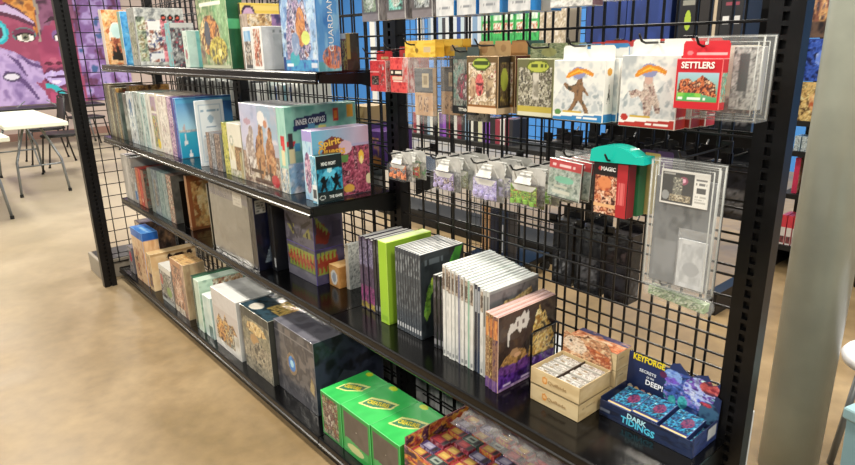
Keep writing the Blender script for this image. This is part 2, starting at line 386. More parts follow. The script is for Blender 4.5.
# ------------------------------------------------------------------ store fixture
W = 1.22
SH = {'T': (1.3316, .3358), 'S': (.9143, .3912), 'M': (.5233, .3463), 'B': (.0799, .4294)}
FH = 1.84
def upright(mb, cx, cy, w, d, axis='y'):
    """slotted channel: two flanges, a web behind, a rung every inch. Front faces -Y (axis y) or +X (axis x)"""
    def bx(a0, b0, z0, a1, b1, z1):
        # a across, b depth (0 = front)
        if axis == 'y': mb.box(cx+a0, cy+b0, z0, cx+a1, cy+b1, z1)
        else: mb.box(cx-b1, cy+a0, z0, cx-b0, cy+a1, z1)
    sl = .0065
    bx(-w/2, 0, 0, -sl, d, FH); bx(sl, 0, 0, w/2, d, FH); bx(-sl, .012, 0, sl, d, FH)
    z = .03
    while z < FH-.01: bx(-sl, 0.0004, z, sl, .012, z+.009); z += .0254
def grid_panel(mb, x0, x1, y, z0, z1, xs=2.574, zs=.912, p=.0752, r=.0028, axis='x'):
    k = math.ceil((x0-xs)/p); 
    def B(a0, b0, c0, a1, b1, c1):
        if axis == 'x': mb.box(a0, b0, c0, a1, b1, c1, .0009)
        else: mb.box(b0, a0, c0, b1, a1, c1, .0009)
    while xs+k*p < x1:
        X = xs+k*p; B(X-r, y-r, z0, X+r, y+r, z1); k += 1
    k = math.ceil((z0-zs)/p)
    while zs+k*p < z1:
        Z = zs+k*p; B(x0, y-r-.004, Z-.0024, x1, y-r+.0004, Z+.0024); k += 1
    B(x0, y-r-.004, z0, x1, y+.001, z0+.006); B(x0, y-r-.004, z1-.006, x1, y+.001, z1)
fr = thing('gondola_frame', 'long black steel store fixture frame with slotted uprights and wire grid back', 'shelving frame', (0, 0, 0))
for k in range(4):
    mb = MB(); upright(mb, k*W, -.05, .065, .037); mb.build('upright', M['black'], fr)
for k in range(3):
    a, b = k*W+.034, (k+1)*W-.034
    mb = MB(); grid_panel(mb, a, b, -.03, .04, 1.82); mb.build('wire_panel', M['wire'], fr)
    mb = MB(); grid_panel(mb, a, b, .032, .04, 1.82, xs=2.574-.076); mb.build('wire_panel', M['wire'], fr)
# shelves
LV = {'T': 'top', 'S': 'second', 'M': 'third', 'B': 'bottom'}
SECT = ['far left bay', 'middle bay', 'near right bay']
def shelf(k, lv):
    z, D = SH[lv]; a, b = k*W+.002, (k+1)*W-.002
    t = thing('base_shelf' if lv == 'B' else 'metal_shelf', '', 'shelf', ((a+b)/2, 0, 0))
    w = (b-a)/2; yb = -.052
    mb = MB(); mb.box(-w, -D+.006, z-.006, w, yb, z)
    mb.build('deck', M['deck'], t)
    lh = .036 if lv != 'B' else .034
    mb = MB()   # rolled front lip with a price channel
    mb.prism([(-D, z-.004), (-D+.003, z), (-D+.0065, z), (-D+.0065, z-.0062), (-D+.007, z-lh), (-D-.003, z-lh), (-D-.005, z-lh+.004), (-D-.005, z-lh+.009), (-D-.001, z-lh+.012), (-D-.001, z-.010)], 'x', -w, w)
    mb.build('front_lip', M['lip'], t)
    if lv == 'B':
        mb = MB(); mb.box(-w, -D+.02, 0, w, -D+.026, z-.03); mb.box(-w+.01, -.052, 0, w-.01, -.05, z-.007)
        mb.build('kick_plate', M['black'], t)
    else:
        for s in (-1, 1):
            mb = MB(); x = s*(w-.004)
            mb.prism([(yb, z-.0065), (-D+.012, z-.0065), (-D+.012, z-.034), (-D*.5, z-.044), (yb-.004, z-.075), (yb, z-.075)], 'x', x-.0018, x+.0018)
            mb.prism([(yb-.001, z-.012), (yb-.014, z-.012), (yb-.014, z-.07), (yb-.001, z-.07)], 'x', x-.004, x-.0019) if False else None
            mb.build('bracket', M['black'], t)
    mb = MB(); mb.box(-w+.002, -D+.03, z-.026, w-.002, -D+.033, z-.0062) ; mb.build('stiffener', M['black'], t)
    t['label'] = {'T': 'narrow top black metal shelf', 'S': 'deep second black metal shelf from the top', 'M': 'glossy black metal shelf at knee height, third level', 'B': 'wide black base shelf with kick plate near the floor'}[lv]+', '+SECT[k]
    t['label'] = t['label'].replace('glossy black metal shelf at knee height, third level', 'glossy black third-level metal shelf')
for k in range(3):
    for lv in ('T', 'S', 'M', 'B'):
        if k == 2 and lv in 'TS': continue
        shelf(k, lv)
# back side: base decks and two product shelves
def back_shelf(k, z, D, label):
    a, b = k*W+.002, (k+1)*W-.002; w = (b-a)/2
    t = thing('metal_shelf', label, 'shelf', ((a+b)/2, 0, 0))
    mb = MB(); mb.box(-w, .052, z-.006, w, D, z); mb.build('deck', M['deck'], t)
    mb = MB(); mb.box(-w, D, z-.036, w, D+.006, z); mb.build('front_lip', M['lip'], t)
    if z < .2:
        mb = MB(); mb.box(-w, D-.03, 0, w, D-.024, z-.007); mb.build('kick_plate', M['black'], t)
    else:
        for s in (-1, 1):
            mb = MB(); x = s*(w-.004); mb.prism([(.052, z-.0065), (D-.01, z-.0065), (D-.01, z-.03), (.056, z-.075), (.052, z-.075)], 'x', x-.0018, x+.0018); mb.build('bracket', M['black'], t)
back_shelf(0, .955, .34, 'black shelf behind the grid holding pale spined books, far left bay')
back_shelf(1, .955, .34, 'black shelf behind the grid holding pale books and purple boxes, middle bay')

# end cap at the far left
ec = thing('end_cap_frame', 'black end upright with side wire grid and low tan-fronted base, far left end', 'shelving frame', (0, 0, 0))
mb = MB()
def up2(mb, X, Y0, Y1):
    w = Y1-Y0; upright(mb, X, (Y0+Y1)/2, w, .05, 'x')
up2(mb, .10, -.55, -.478); mb.build('upright', M['black'], ec)
mb = MB(); up2(mb, .012, .463, .535); mb.build('upright', M['black'], ec)
mb = MB(); grid_panel(mb, -.462, .462, -.046, .1, 1.82, xs=-.41, axis='y'); mb.build('wire_panel', M['wire'], ec)
mb = MB(); mb.box(-.33, -.53, 0, -.052, .53, .125, .004); mb.build('base', M['tan'], ec)
mb = MB(); mb.box(-.315, -.51, .1252, -.055, .51, .129); mb.build('base_deck', M['black'], ec)

# ------------------------------------------------------------------ steel column
mb = MB(); mb.lathe([(.088, 0), (.088, 3.4)], 48, (0, 0)); cb = mb
o = cb.build('steel_column', M['steel'], None, smooth=False); 
for p in o.data.polygons: p.use_smooth = len(p.vertices) == 4
o.location = (3.567, .73, 0); tag(o, 'grey-green painted round steel column standing right of the black fixture', 'column')

# ================================================================== products on the shelves
zT, zS, zM, zB = SH['T'][0]+.0003, SH['S'][0]+.0003, SH['M'][0]+.0003, SH['B'][0]+.0003
N = lambda sc, cols, sd=1, asp=1.0: ('N', sc, cols, sd, asp)
F0 = None
# ------------------------------------------------------------------ top shelf
gbox('board_game_box', 'orange board game box with arched doorway picture, leftmost on the top shelf', 'game box', .027, .084, -.316, .24, zT, .304,
     front=[(F0, 'e9ddcf')], right=[(F0, N(6, ['d98a4c', 'e6a868', 'f0c08a', 'c96f3c'], 11)), (R(.5,0,.74,1), N(8, ['5c8a6c', 'a9c39b', 'c98f9a', 'e5c7a0'], 12)), (R(.74,0,1,1), N(5, ['3f7fc0', '5ea3d6', '7fc0dc'], 13)),
     (El(.28,.52,.17,.26), 'f1ead9'), (R(.12,.1,.44,.5), N(10, ['6b4a2f', 'a8593b', 'd98f5d', '3c3222'], 15)), (El(.28,.62,.12,.14), 'c8e3db'), (Po((.1,.08),(.16,.34),(.2,.2),(.26,.4),(.32,.2),(.4,.3),(.44,.06)), '33291c')], base='e2b27c', edge='efe6da')
gbox('board_game_box', 'slim bright blue game box standing beside the orange arched doorway box', 'game box', .30, .352, -.292, .24, zT, .282,
     front=[(F0, 'c7a993'), (R(0,.3,1,1), '7fae9c')], right=[(F0, N(5, ['2f7fc4', '56a5da', '86c6e4'], 21))], base='4a93cc', edge='dfe9ee')
gbox('boxed_card_set', 'large grey plastic-wrapped game case showing figures, left part of the top shelf', 'game box', .526, .649, -.306, .25, zT, .285,
     front=[(F0, N(7, ['8b8f8d', 'a8aca8', '70746f'], 31)), (R(.2,.1,.8,.75), N(9, ['6d7a52', 'b5b9a0', '4c5550'], 32))],
     right=[(F0, N(7, ['9a9fa0', 'b9bcb9', '7c8183'], 33)), (R(.02,.06,.18,.86), N(9, ['58655a', 'a8b39a', '8b8060', 'd0d0c0'], 34)), (R(.2,.05,.5,.8), N(8, ['b7b8bd', '4d5678', 'd9d6d2', '8a5a4c', '2c3048'], 35)),
     (R(.24,.62,.48,.78), 'dcdedd'), (R(.24,.1,.5,.2), 'cfd3d6'), (R(.5,.04,.64,.82), N(8, ['b0606c', 'd48a92', '8b4a58', '9aa3a8'], 36)), (R(.64,.04,.74,.75), N(6, ['5b9a9c', '7fb4b4'], 37)), (R(.74,.05,1,.8), N(8, ['5a4c5c', 'a03c4c', '8f9498'], 38)),
     (El(.58,.83,.06,.06), '22201f'), (El(.58,.83,.03,.025), 'c05548'), (El(.72,.83,.06,.06), '22201f'), (El(.72,.83,.03,.025), 'c05548'), (El(.87,.83,.06,.06), '22201f'), (El(.87,.83,.03,.025), 'c05548')],
     top=[(F0, N(6, ['6f7476', '8b8f90', '5c6062'], 39))], base='8c9092', edge='c2c6c6')
gbox('board_game_box', 'low grey and red game box in front of the grey plastic case', 'game box', 1.10, 1.163, -.316, .11, zT, .192,
     front=[(F0, N(7, ['8f9395', '70bcc4', 'b3b6b4'], 41))], right=[(F0, N(8, ['7f8184', 'a3a6a5', '4c4f58', 'a33c48'], 42)), (R(.05,.9,1,1), 'b9bcbb')], base='8f9396')
gbox('board_game_box', 'small pale teal game box with tiny figure, right of the grey plastic case', 'game box', 1.335, 1.385, -.326, .075, zT, .152,
     front=[(F0, 'cfe0d8'), (R(.1,.1,.9,.85), N(6, ['b9d6cc', 'dbe8df', '8fb8b0'], 43)), (El(.5,.35,.25,.14), 'a8707a')], right=[(F0, 'b4cfc8'), (R(.55,0,1,1), '6fb3b4')], base='c4dad2')
gbox('board_game_box', 'tall green fantasy game box with white lettering and adventurers, top shelf', 'game box', 1.5, 1.79, -.316, .066, zT, .30,
     front=[(F0, N(5, ['6f7d5c', '98a47c', '6a8c60', 'b8bc98'], 51)), (R(.55,.25,1,1), N(5, ['5c8a62', '86ac7c', 'a0c094'], 52)), (El(.38,.42,.34,.26), N(7, ['b56a3c', 'd99858', '6c4a3a', 'e3c48a', '556a52'], 53)),
     (El(.62,.22,.3,.18), N(8, ['8c7c3c', 'd2c25c', '5a5c44', 'b8b49a'], 54)), (El(.3,.45,.1,.16), '4d5561'), (R(.03,.0,.97,.045), 'b9bda4'),
     (Tx(.12,.78,.84,.95,2,5), 'f0f1e0'), (El(.67,.2,.06,.05), 'efe39a'), (R(0,.05,.15,.3), N(9, ['6c5a58', '8f8a70', '4a5548'], 55))],
     right=[(F0, '1f5c40'), (R(0,.5,1,.62), '58b583')], top=[(F0, '6f9a70')], base='4f8560', edge='b9c7a4')
gbox('art_board', 'yellow board with a purple dome picture standing behind the white boxes', 'board', 1.815, 1.833, -.28, .19, zT, .238,
     front=[(F0, '3a382c')], right=[(F0, 'e0c65a'), (R(0,.9,.84,.97), 'ead47a'), (El(.16,.84,.15,.14), '3a2a48'), (El(.16,.82,.12,.12), 'c9aacb'), (R(.85,0,1,1), '5a4a4a')], base='c9b050', m='card')
gbox('board_game_box', 'brown-grey spined game box with dusky cover under the yellow board', 'game box', 1.836, 1.898, -.287, .2, zT, .197,
     front=[(F0, N(4, ['a08f84', 'b7a69a', '8b7a70'], 56))], right=[(F0, N(7, ['8a6a4a', 'b99668', 'd6c8b0', '5d4a3c'], 57)), (R(.5,0,1,1), N(6, ['5c4a80', '8f6f9c', '47406c'], 58))], base='9a897c')
gbox('board_game_box', 'white game box with blue-topped ghostly picture, beside the brown spine', 'game box', 1.911, 1.98, -.316, .15, zT, .148,
     front=[(F0, 'e7e8e6'), (R(.1,.08,.9,.92), N(8, ['7a6a60', 'b7a898', '4f4a48', 'd8d3cc'], 59)), (R(.1,.66,.9,.92), N(6, ['6fa3d0', 'a4c6e0'], 60)), (R(.1,.03,.9,.1), '4a4a4a')], base='e4e5e2')
gbox('board_game_box', 'white game box with red-topped picture and plain white cover', 'game box', 1.984, 2.058, -.316, .15, zT, .148,
     front=[(F0, 'eaebe8'), (R(.1,.08,.82,.94), N(8, ['8f3f34', 'b9745c', 'e0cfc0', '5a3c34'], 61))], right=[(F0, N(3, ['d9dbd8', 'e6e8e5'], 62)), (R(.3,.05,.96,.82), N(4, ['cfd3cf', 'dcdfdb'], 63)), (Tx(.3,.82,.96,.93,1,3), '9aa09c'), (El(.55,.45,.05,.2), 'aab0b0'), (R(.5,.3,.58,.4), '5f6668')], base='e2e4e1')
o = gbox('board_game_box', 'big blue game box with a crowd of armoured heroes on its cover, top shelf', 'game box', 2.205, 2.425, -.316, .085, zT, .30,
     front=[(F0, N(4, ['6f8fc4', '93b4dd', 'b6cfe6', '5c78b4'], 71)), (R(0,.85,1,1), N(5, ['a9b9d8', 'c8d4ea'], 72)), (Po((.12,.1),(.14,.4),(.2,.6),(.27,.82),(.33,.7),(.38,.9),(.44,.96),(.5,.78),(.58,.68),(.7,.74),(.76,.55),(.84,.4),(.82,.2),(.7,.12)), N(9, ['5a5a8a', '8d7a9c', 'b8a9c6', '4b5578', 'd4cfe0', '8b5c50'], 73)),
     (El(.58,.45,.13,.2), N(9, ['a8653c', 'd08f58', '7a5a6a'], 74)), (El(.7,.34,.12,.07), 'cfdc7a'), (R(0,0,1,.12), N(6, ['2f6cb0', '4a98c8', '3c5ca8'], 75)), (El(.35,.13,.14,.08), '49a8b8'), (R(.1,.05,.3,.075), 'e8eef2'),
     (R(.0,.0,.07,.15), '1f3f80'), (El(.4,.28,.12,.12), N(9, ['cdd6e2', '8295b8'], 77)), (R(.82,.04,.98,.09), 'c9d2e2')],
     right=[(F0, N(3, ['3f7fc8', '5b9ada', '86bce6'], 76)), (R(0,.85,1,1), '9db4dc'), (R(0,0,1,.1), N(6, ['5aa8b8', '8fc8d0'], 78)), (El(.7,.14,.5,.12), N(9, ['b84a4a', 'd88a6a', '6a7a9a'], 79))],
     base='4a7cc0', edge='b9cde6')
put_text(o, 'right', 'GUARDIANS', .6, .5, .18, .018, 'eef2f6', H, (.22, .085, .30))
gbox('figure_pack', 'small figure pack with yellow-brown art, right end of the top shelf', 'figure pack', 2.365, 2.425, -.21, .05, zT, .115,
     front=[(F0, N(7, ['8f7a3a', 'c2b060', '5c4030', 'a44a38'], 81)), (R(0,.85,1,1), 'd8d6c8')], right=[(F0, '2b2620'), (R(0,.3,.3,1), '8a7a40')], base='6a5838')
# ------------------------------------------------------------------ second shelf
def spines(prefix, cat, shelf_z, y, dep, items, group=None, m='card', rng=None):
    """items: (x0, x1, h, label, front ops, right ops, base)"""
    for it in items:
        x0, x1, h, lab, fr_, rt, base = it[:7]
        gbox(it[8] if len(it) > 8 else prefix, lab, cat, x0, x1, y+(it[7] if len(it) > 7 else 0), dep, shelf_z, h, front=fr_, right=rt, base=base, m=m, group=group)
spines('game_book', 'book', zS, -.346, .2, [
 (.004,.045,.31,'grey-black spine at the far left end of the second shelf',[(F0,N(9,['2c2a28','5c584c','1a1918'],101,.3))],None,'56544c'),
 (.048,.085,.31,'olive brown spine, second from the left on the second shelf',[(F0,N(9,['4a4030','74684a','241f18'],102,.3))],None,'6a5e46'),
 (.088,.12,.30,'pale khaki striped spine near the left end of the second shelf',[(F0,N(12,['7c7658','aca484','3a3628'],103,.4))],None,'948c6c'),
 (.123,.165,.30,'dark brown spine right of the khaki striped one, second shelf',[(F0,N(9,['2a231c','54462f','16130f'],104,.4))],None,'4a3e32'),
 (.168,.205,.29,'grey-green spine between two brown ones, second shelf',[(F0,N(9,['4a4e44','7c7e6c','2a2c26'],105,.4))],None,'6c7062'),
 (.208,.245,.29,'tan and cream mottled spine on the second shelf',[(F0,N(12,['6a5840','a8946c','2c2418'],106,.4))],[(F0,N(6,['7a5a30','b08a4a','4a3420','8a2f2a'],107))],'8a7450'),
 (.25,.285,.265,'charcoal spine left of the white bird-blue cover, second shelf',[(F0,N(8,['3c4440','5a6460','262a28'],108,.4))],[(F0,N(6,['3f4a46','5c6a64'],109))],'3c4440')])
gbox('board_game_box', 'brown and gold picture box behind the charcoal spine on second shelf', 'game box', .289, .292+.06, -.30, .22, zS, .305,
     front=[(F0,'4a3826')], right=[(F0,N(6,['5a3c24','a8783c','c9a468','6a241c'],110))], base='5a4430')
spines('board_game_box', 'game box', zS, -.346, .2, [
 (.356,.42,.27,'dark slim box left of the white blue-figure box, second shelf',[(F0,N(7,['2c302e','585e5a'],111,.5))],[(F0,N(5,['6a726e','9aa4a0','c8cfcb'],112))],'3a3e3c'),
 (.43,.545,.28,'white box with a blue standing figure on its face, second shelf',[(F0,N(5,['b8c4c8','e0e6e6','8090a0'],113)),(El(.5,.6,.22,.28),'3f6f98'),(El(.5,.35,.18,.25),N(8,['6a8ca8','c9d3d8','47586a'],114))],[(F0,N(4,['b8c4c6','9aa8ac'],115))],'c2cbcd'),
 (.56,.65,.285,'pale grey-blue box with green top, left of the teal edged box',[(F0,N(5,['7c8c8a','b8c4c0','4c5c5a'],116))],[(F0,N(4,['8fb8a8','c9d6d0'],117))],'b0bfbb'),
 (.66,.745,.283,'teal edged pale box beside the cream framed box',[(F0,N(5,['84acac','c4dcd8','4a7478'],118)),(R(.0,0,.3,1),'d9e0dc')],[(F0,'c9d4ce'),(R(.1,.1,.9,.9),N(6,['a9bcae','d6ddd2'],119))],'b4cbc8'),
 (.76,.81,.285,'white spined thin box just left of the framed lilac cover',[(F0,'e2e2da'),(R(.3,.1,.7,.9),N(9,['c9c9c0','8c9090'],120,.3))],[(F0,'deded6')],'dedfd8'),
 (.82,.925,.288,'cream framed box with lilac top and red-yellow scene, second shelf',[(F0,'ddd9ca'),(R(.12,.07,.86,.95),N(6,['8a7a9c','b7a0b4','a4927a'],121)),(R(.12,.07,.86,.62),N(7,['b05a50','d2c060','4f8c6c','c9a48a','6a5a8a'],122)),(R(.12,.66,.86,.7),'f0ece0'),(El(.7,.14,.22,.09),'e4c81e')],[(F0,'d8d2c4')],'d9d4c6'),
 (.945,1.06,.285,'tall cream box with faint pink speckles left of the purple spine',[(F0,N(9,['e0d6ca','eee8de','b89c9c'],123,.4))],[(F0,'d8cfc2')],'dcd2c4'),
 (1.072,1.155,.283,'purple and pink speckled box immediately left of the blue sea picture',[(F0,N(16,['6a4a7a','b48ab0','d6bcd0','4a3460'],124,.6)),(R(.8,0,1,1),'2f3f8c')],[(F0,'6a4f88')],'7a5c90')], m='wrap')
gbox('board_game_box', 'large blue game box with sailing boats on a calm sea, second shelf', 'game box', 1.163, 1.192, -.346, .27, zS, .28,
     front=[(F0,N(8,['23408c','3a62b0','7a8ec8'],131,.3))], right=[(F0,Vg('2f8fc4','8fc6e6')),(R(0,.44,1,1),Vg('b0dcec','3f8ed0')),(R(.35,.5,1,1),Vg('4f8fc4','1f5fb0')),(R(0,.42,1,.46),N(9,['c9b8b4','8fa8b8','e3d6cc'],132)),
     (R(0,0,.35,.42),Vg('1c8fb8','3fb4d4')),(Po((.07,.2),(.1,.42),(.13,.24)),'e8eef0'),(El(.1,.5,.02,.07),'c5b0b0'),(Po((.13,.0),(.16,.14),(.2,.02)),'f2f4f4'),(El(.4,.4,.02,.12),'e8e8ea'),(R(0,.92,1,.96),'5fb0de')], base='2f7fc0', edge='a8cfe6', m='card')
gbox('game_manual', 'white booklet with pale blue text frame leaning on the blue sea box', 'book', 1.452, 1.463, -.358, .125, zS, .282,
     front=[(F0,'dfe8ee')], right=[(F0,'e4eef4'),(R(.08,.06,.92,.94),'b9cfe0'),(R(.12,.08,.88,.92),'e6f0f5'),(Tx(.18,.82,.82,.88,1,4),'8fb0c8'),(El(.5,.72,.1,.06),'a3bfd2'),(Tx(.3,.58,.7,.62,1,5),'7f9cb8'),(Tx(.2,.44,.5,.48,1,6),'a0b8cc'),(Tx(.5,.36,.84,.4,1,7),'a0b8cc'),(R(.2,.1,.8,.16),'c9dbe6')], base='e2eaf0', m='card')
spines('game_book', 'book', zS, -.346, .08, [
 (1.516,1.55,.155,'small brown book, leftmost of three in front of the sea picture',[(F0,N(12,['6a5a54','a08a7c','443a38'],133,.5))],None,'6a5c56'),
 (1.553,1.60,.156,'small grey book, middle of three in front of the sea picture',[(F0,N(12,['5a5c60','9a9ca0','38383c'],134,.5))],None,'5c5e62'),
 (1.603,1.66,.158,'small dark book touching the yellow-green spine, second shelf',[(F0,N(12,['40363a','7c6a60','a89c90'],135,.5))],[(F0,N(5,['9aa0a4','5c6064'],136))],'4a4044')])
gbox('board_game_box', 'yellow-green spined small game box left of the white village box', 'game box', 1.69, 1.742, -.346, .15, zS, .211,
     front=[(F0,N(9,['8a8f3a','c9c458','5c6a2c'],141,.5)),(R(.2,.5,.8,.9),N(6,['d8d07a','a8a848'],142))], right=[(F0,'9aa04a')], top=[(F0,'5c7a3c')], base='8f9440')
gbox('board_game_box', 'white game box with brown village scene, in front of the horse cover', 'game box', 1.746, 1.87, -.348, .1, zS, .214,
     front=[(F0,'dfdccc'),(R(.08,.3,.5,.62),N(7,['c2b68e','e6e0c8'],143)),(El(.28,.68,.14,.1),'a9b0a0'),(El(.28,.68,.09,.06),'e0ddd0'),(R(.45,.1,1,.58),N(8,['6a4a30','9c7a50','3f2f24'],144)),(R(0,0,1,.14),N(8,['d8d4c4','a8a48c','7c8a50'],145)),(R(.78,.0,1,.5),N(6,['b8a878','8f8a68'],146))], right=[(F0,'c6c2ae')], top=[(F0,'e4e2d8')], base='d8d6c8')
gbox('board_game_box', 'square lavender game box with brown horses and pale riders, second shelf', 'game box', 1.874, 2.168, -.345, .15, zS, .298,
     front=[(F0,Vg('b4aeb4','a9b6d0')),(R(.0,.45,.5,1),N(4,['a4aecb','b7bcd6','c8c6dc'],151)),(R(.5,.55,1,1),N(4,['b8b4c0','9fb4c8','cfcbd4'],152)),(R(0,0,1,.4),N(8,['b09a88','8a7060','c9bba8','6a5248'],153)),
     (El(.22,.36,.13,.26),N(8,['cfc6c2','a59690','e2dcd8'],154)),(El(.28,.62,.07,.12),N(8,['cfc6c2','a59690','e2dcd8'],154)),(El(.5,.36,.13,.28),N(8,['8c5c3c','b98a5e','6a4430'],155)),(El(.56,.64,.07,.14),N(8,['8c5c3c','b98a5e','6a4430'],155)),
     (El(.78,.36,.13,.26),N(8,['7a4c38','a87650','d3a87c'],156)),(El(.8,.62,.06,.13),N(8,['7a4c38','a87650','d3a87c'],156)),(R(.14,.08,.18,.3),'5c4438'),(R(.44,.08,.48,.3),'5c4438'),(R(.72,.08,.76,.3),'5c4438'),(El(.6,.84,.1,.09),'e6e3e0'),(El(.7,.78,.05,.05),'c48a6a'),(El(.2,.78,.1,.04),'b79aa8'),(R(.3,.03,.9,.09),'5c4438'),(Tx(.2,.12,.8,.2,1,6),'4a3428'),(El(.86,.1,.1,.08),'b02c38')],
     right=[(F0,'9fb0c0')], top=[(F0,'c6ccd6')], base='a8aeba', edge='d4d4dc')
ic = gbox('board_game_box', 'teal game box titled INNER COMPASS on its wide cover, second shelf', 'game box', 2.172, 2.23, -.346, .29, zS, .30,
     front=[(F0,N(3,['8fc0b4','a4d0c2','7ab4a8'],161)),(R(0,0,1,.3),N(8,['c9d6de','8fa8b8','e0d8c8','7a8a90'],162)),(R(.3,.55,.8,.68),'c83c3c'),(R(.5,.5,.75,.62),'d84848'),(R(.3,.33,.7,.5),'e2d8ae')],
     right=[(F0,N(3,['74b5a8','8cc8b8','62a598'],163)),(R(0,0,.25,.36),N(7,['c6d8e6','8cb8d8','e8ecee'],164)),(Po((.0,.55),(.12,.55),(.12,.62),(.0,.62)),'c8383c'),(R(.03,.5,.08,.7),'3a3436'),(R(.02,.36,.1,.52),'e0d9a8'),(R(.1,.5,.18,.58),'4a9ac0'),
     (Po((.1,.72),(.57,.79),(.56,.92),(.12,.86)),'1e2c58'),(R(.66,.8,.74,.95),'c8342c'),(R(.68,.83,.72,.92),'e8862c'),(R(.86,.82,.96,.98),'e8a62c'),(R(.45,.66,.56,.76),'d9d27c'),(R(.6,.68,.63,.74),'2c3c6c'),(R(.3,.68,.4,.8),'5a9ac0') ],
     top=[(F0,'a8d6cc')], base='7cbcae', edge='b8dcd2', m='card')
# redraw the title strip cleanly, then the title itself
put_text(ic, 'right', 'INNER COMPASS', .343, .825, .118, .02, 'eef4f6', .05, (.058, .29, .30), shear=.2, bold=.012)
gq = gbox('board_game_box', 'pink and lilac quest game box with gold bubbly title, right end of second shelf', 'game box', 2.322, 2.385, -.338, .225, zS, .233,
     front=[(F0,N(4,['9cc8e0','b8d8ea','86b0d8'],171)),(El(.45,.4,.35,.3),N(8,['a85a80','d6a8c4','6a4a78','e6dfe6'],172)),(R(0,.85,1,1),'a89cd8')],
     right=[(F0,Vg('a8567c','8f86cc')),(R(0,.55,1,1),Hg('6ab8dc','b6a2c8')),(R(.28,.0,1,.72),N(11,['742c44','98405c','b86078','4c1c30','c48898'],173)),(R(0,.76,1,1),Hg('6fc0e4','c8a8c0')),(El(.85,.55,.05,.1),'f0c44a'),(El(.85,.5,.03,.06),'f6e6a0'),(El(.98,.2,.06,.08),'e2d8b0'),(El(.6,.1,.1,.06),'d8a84a'),
     (Po((.1,.62),(.18,.72),(.2,.84),(.34,.9),(.5,.86),(.62,.78),(.64,.66),(.58,.58),(.3,.56)),'7a3c3a'),(Po((.12,.5),(.6,.5),(.62,.6),(.1,.6)),'5c8a4a'),(El(.57,.72,.12,.1),'d6b8cc')],
     top=[(F0,'c6b8dc')], base='9c86b8', edge='d6cce6')
put_text(gq, 'right', 'Spirit', .3, .80, .085, .03, 'f0c050', .12, (.063, .225, .233), bold=.03)
put_text(gq, 'right', 'Quests', .33, .68, .105, .034, 'eab040', .0, (.063, .225, .233), bold=.03)
gm = gbox('board_game_box', 'small black and cyan game box with two duelling silhouettes, second shelf edge', 'game box', 2.392, 2.425, -.352, .1, zS, .158,
     front=[(F0,N(5,['9fd0e2','5aa8cc','c9e3ec'],181)),(R(.1,.05,.9,.4),'e2e8ea'),(R(.2,.1,.8,.3),'39434c')],
     right=[(F0,'0f2226'),(R(.03,.25,.97,.72),N(5,['1a6a8c','2f9cc4','0f4058'],182)),(El(.5,.6,.26,.1),'5fc4e4'),(El(.5,.68,.1,.05),'c4eef6'),(Po((.1,.26),(.2,.42),(.12,.48),(.22,.56),(.3,.58),(.34,.48),(.5,.58),(.36,.42),(.34,.34),(.42,.26),(.34,.24),(.27,.33),(.2,.24)),'071014'),
     (Po((.6,.24),(.68,.36),(.6,.44),(.5,.58),(.66,.5),(.7,.6),(.8,.62),(.84,.52),(.94,.5),(.84,.44),(.86,.34),(.95,.26),(.86,.25),(.78,.34),(.7,.25)),'071014'),(El(.18,.12,.12,.05),'c9d2d2'),(El(.18,.12,.09,.035),'0f2226')],
     top=[(F0,'1a3a30')], base='12262a', edge='7fa4a8')
put_text(gm, 'right', 'MIND MGMT', .47, .82, .055, .012, 'e9f2f2', 0, (.033, .1, .158), bold=.02)
put_text(gm, 'right', 'THE GAME', .68, .12, .05, .01, 'e9f2f2', 0, (.033, .1, .158), bold=.02)
# ------------------------------------------------------------------ third shelf
spines('board_game_box', 'game box', zM, -.316, .2, [
 (.004,.062,.275,'pale grey box at the far left end of the third shelf',[(F0,N(5,['c6c2bc','aaa6a0'],201))],None,'c0bcb6'),
 (.066,.13,.278,'white box, second from the left on the third shelf',[(F0,N(5,['d8d4cd','bcb8b2'],202))],None,'d2cec8'),
 (.134,.195,.27,'cream box left of the small blue-bottomed box, third shelf',[(F0,N(6,['dcd8d2','a8a6a2','eeeae4'],203)),(R(.2,.05,.9,.4),N(6,['c8c4bc','8f8c88'],204))],[(F0,'c9c6c0')],'d6d2cc'),
 (.199,.262,.215,'box with bright blue foot and dark figure, third shelf',[(F0,N(6,['8c8a88','c6c4c0','4a4848'],205)),(R(.1,.1,.8,.35),'2f7cc4'),(R(.3,.35,.8,.6),'c9d6de')],[(F0,'8a8888')],'8c8c8c'),
 (.268,.318,.226,'orange-red spine, left of a pair on the third shelf',[(F0,N(7,['c85a3c','e08458','a03c2c'],206,.4))],None,'c05a40'),
 (.322,.362,.228,'deep red spine, right of a pair on the third shelf',[(F0,N(7,['b0302c','d85848'],207,.4)),(R(.3,.1,.7,.2),'e8dcc8')],None,'b83a34'),
 (.366,.42,.225,'brown-red mottled book right of the deep red spine',[(F0,N(9,['7a4a3c','a87c6a','c86a50'],208))],[(F0,N(7,['5a5a54','8a8a80','a05048'],209))],'7c5044')], m='card')
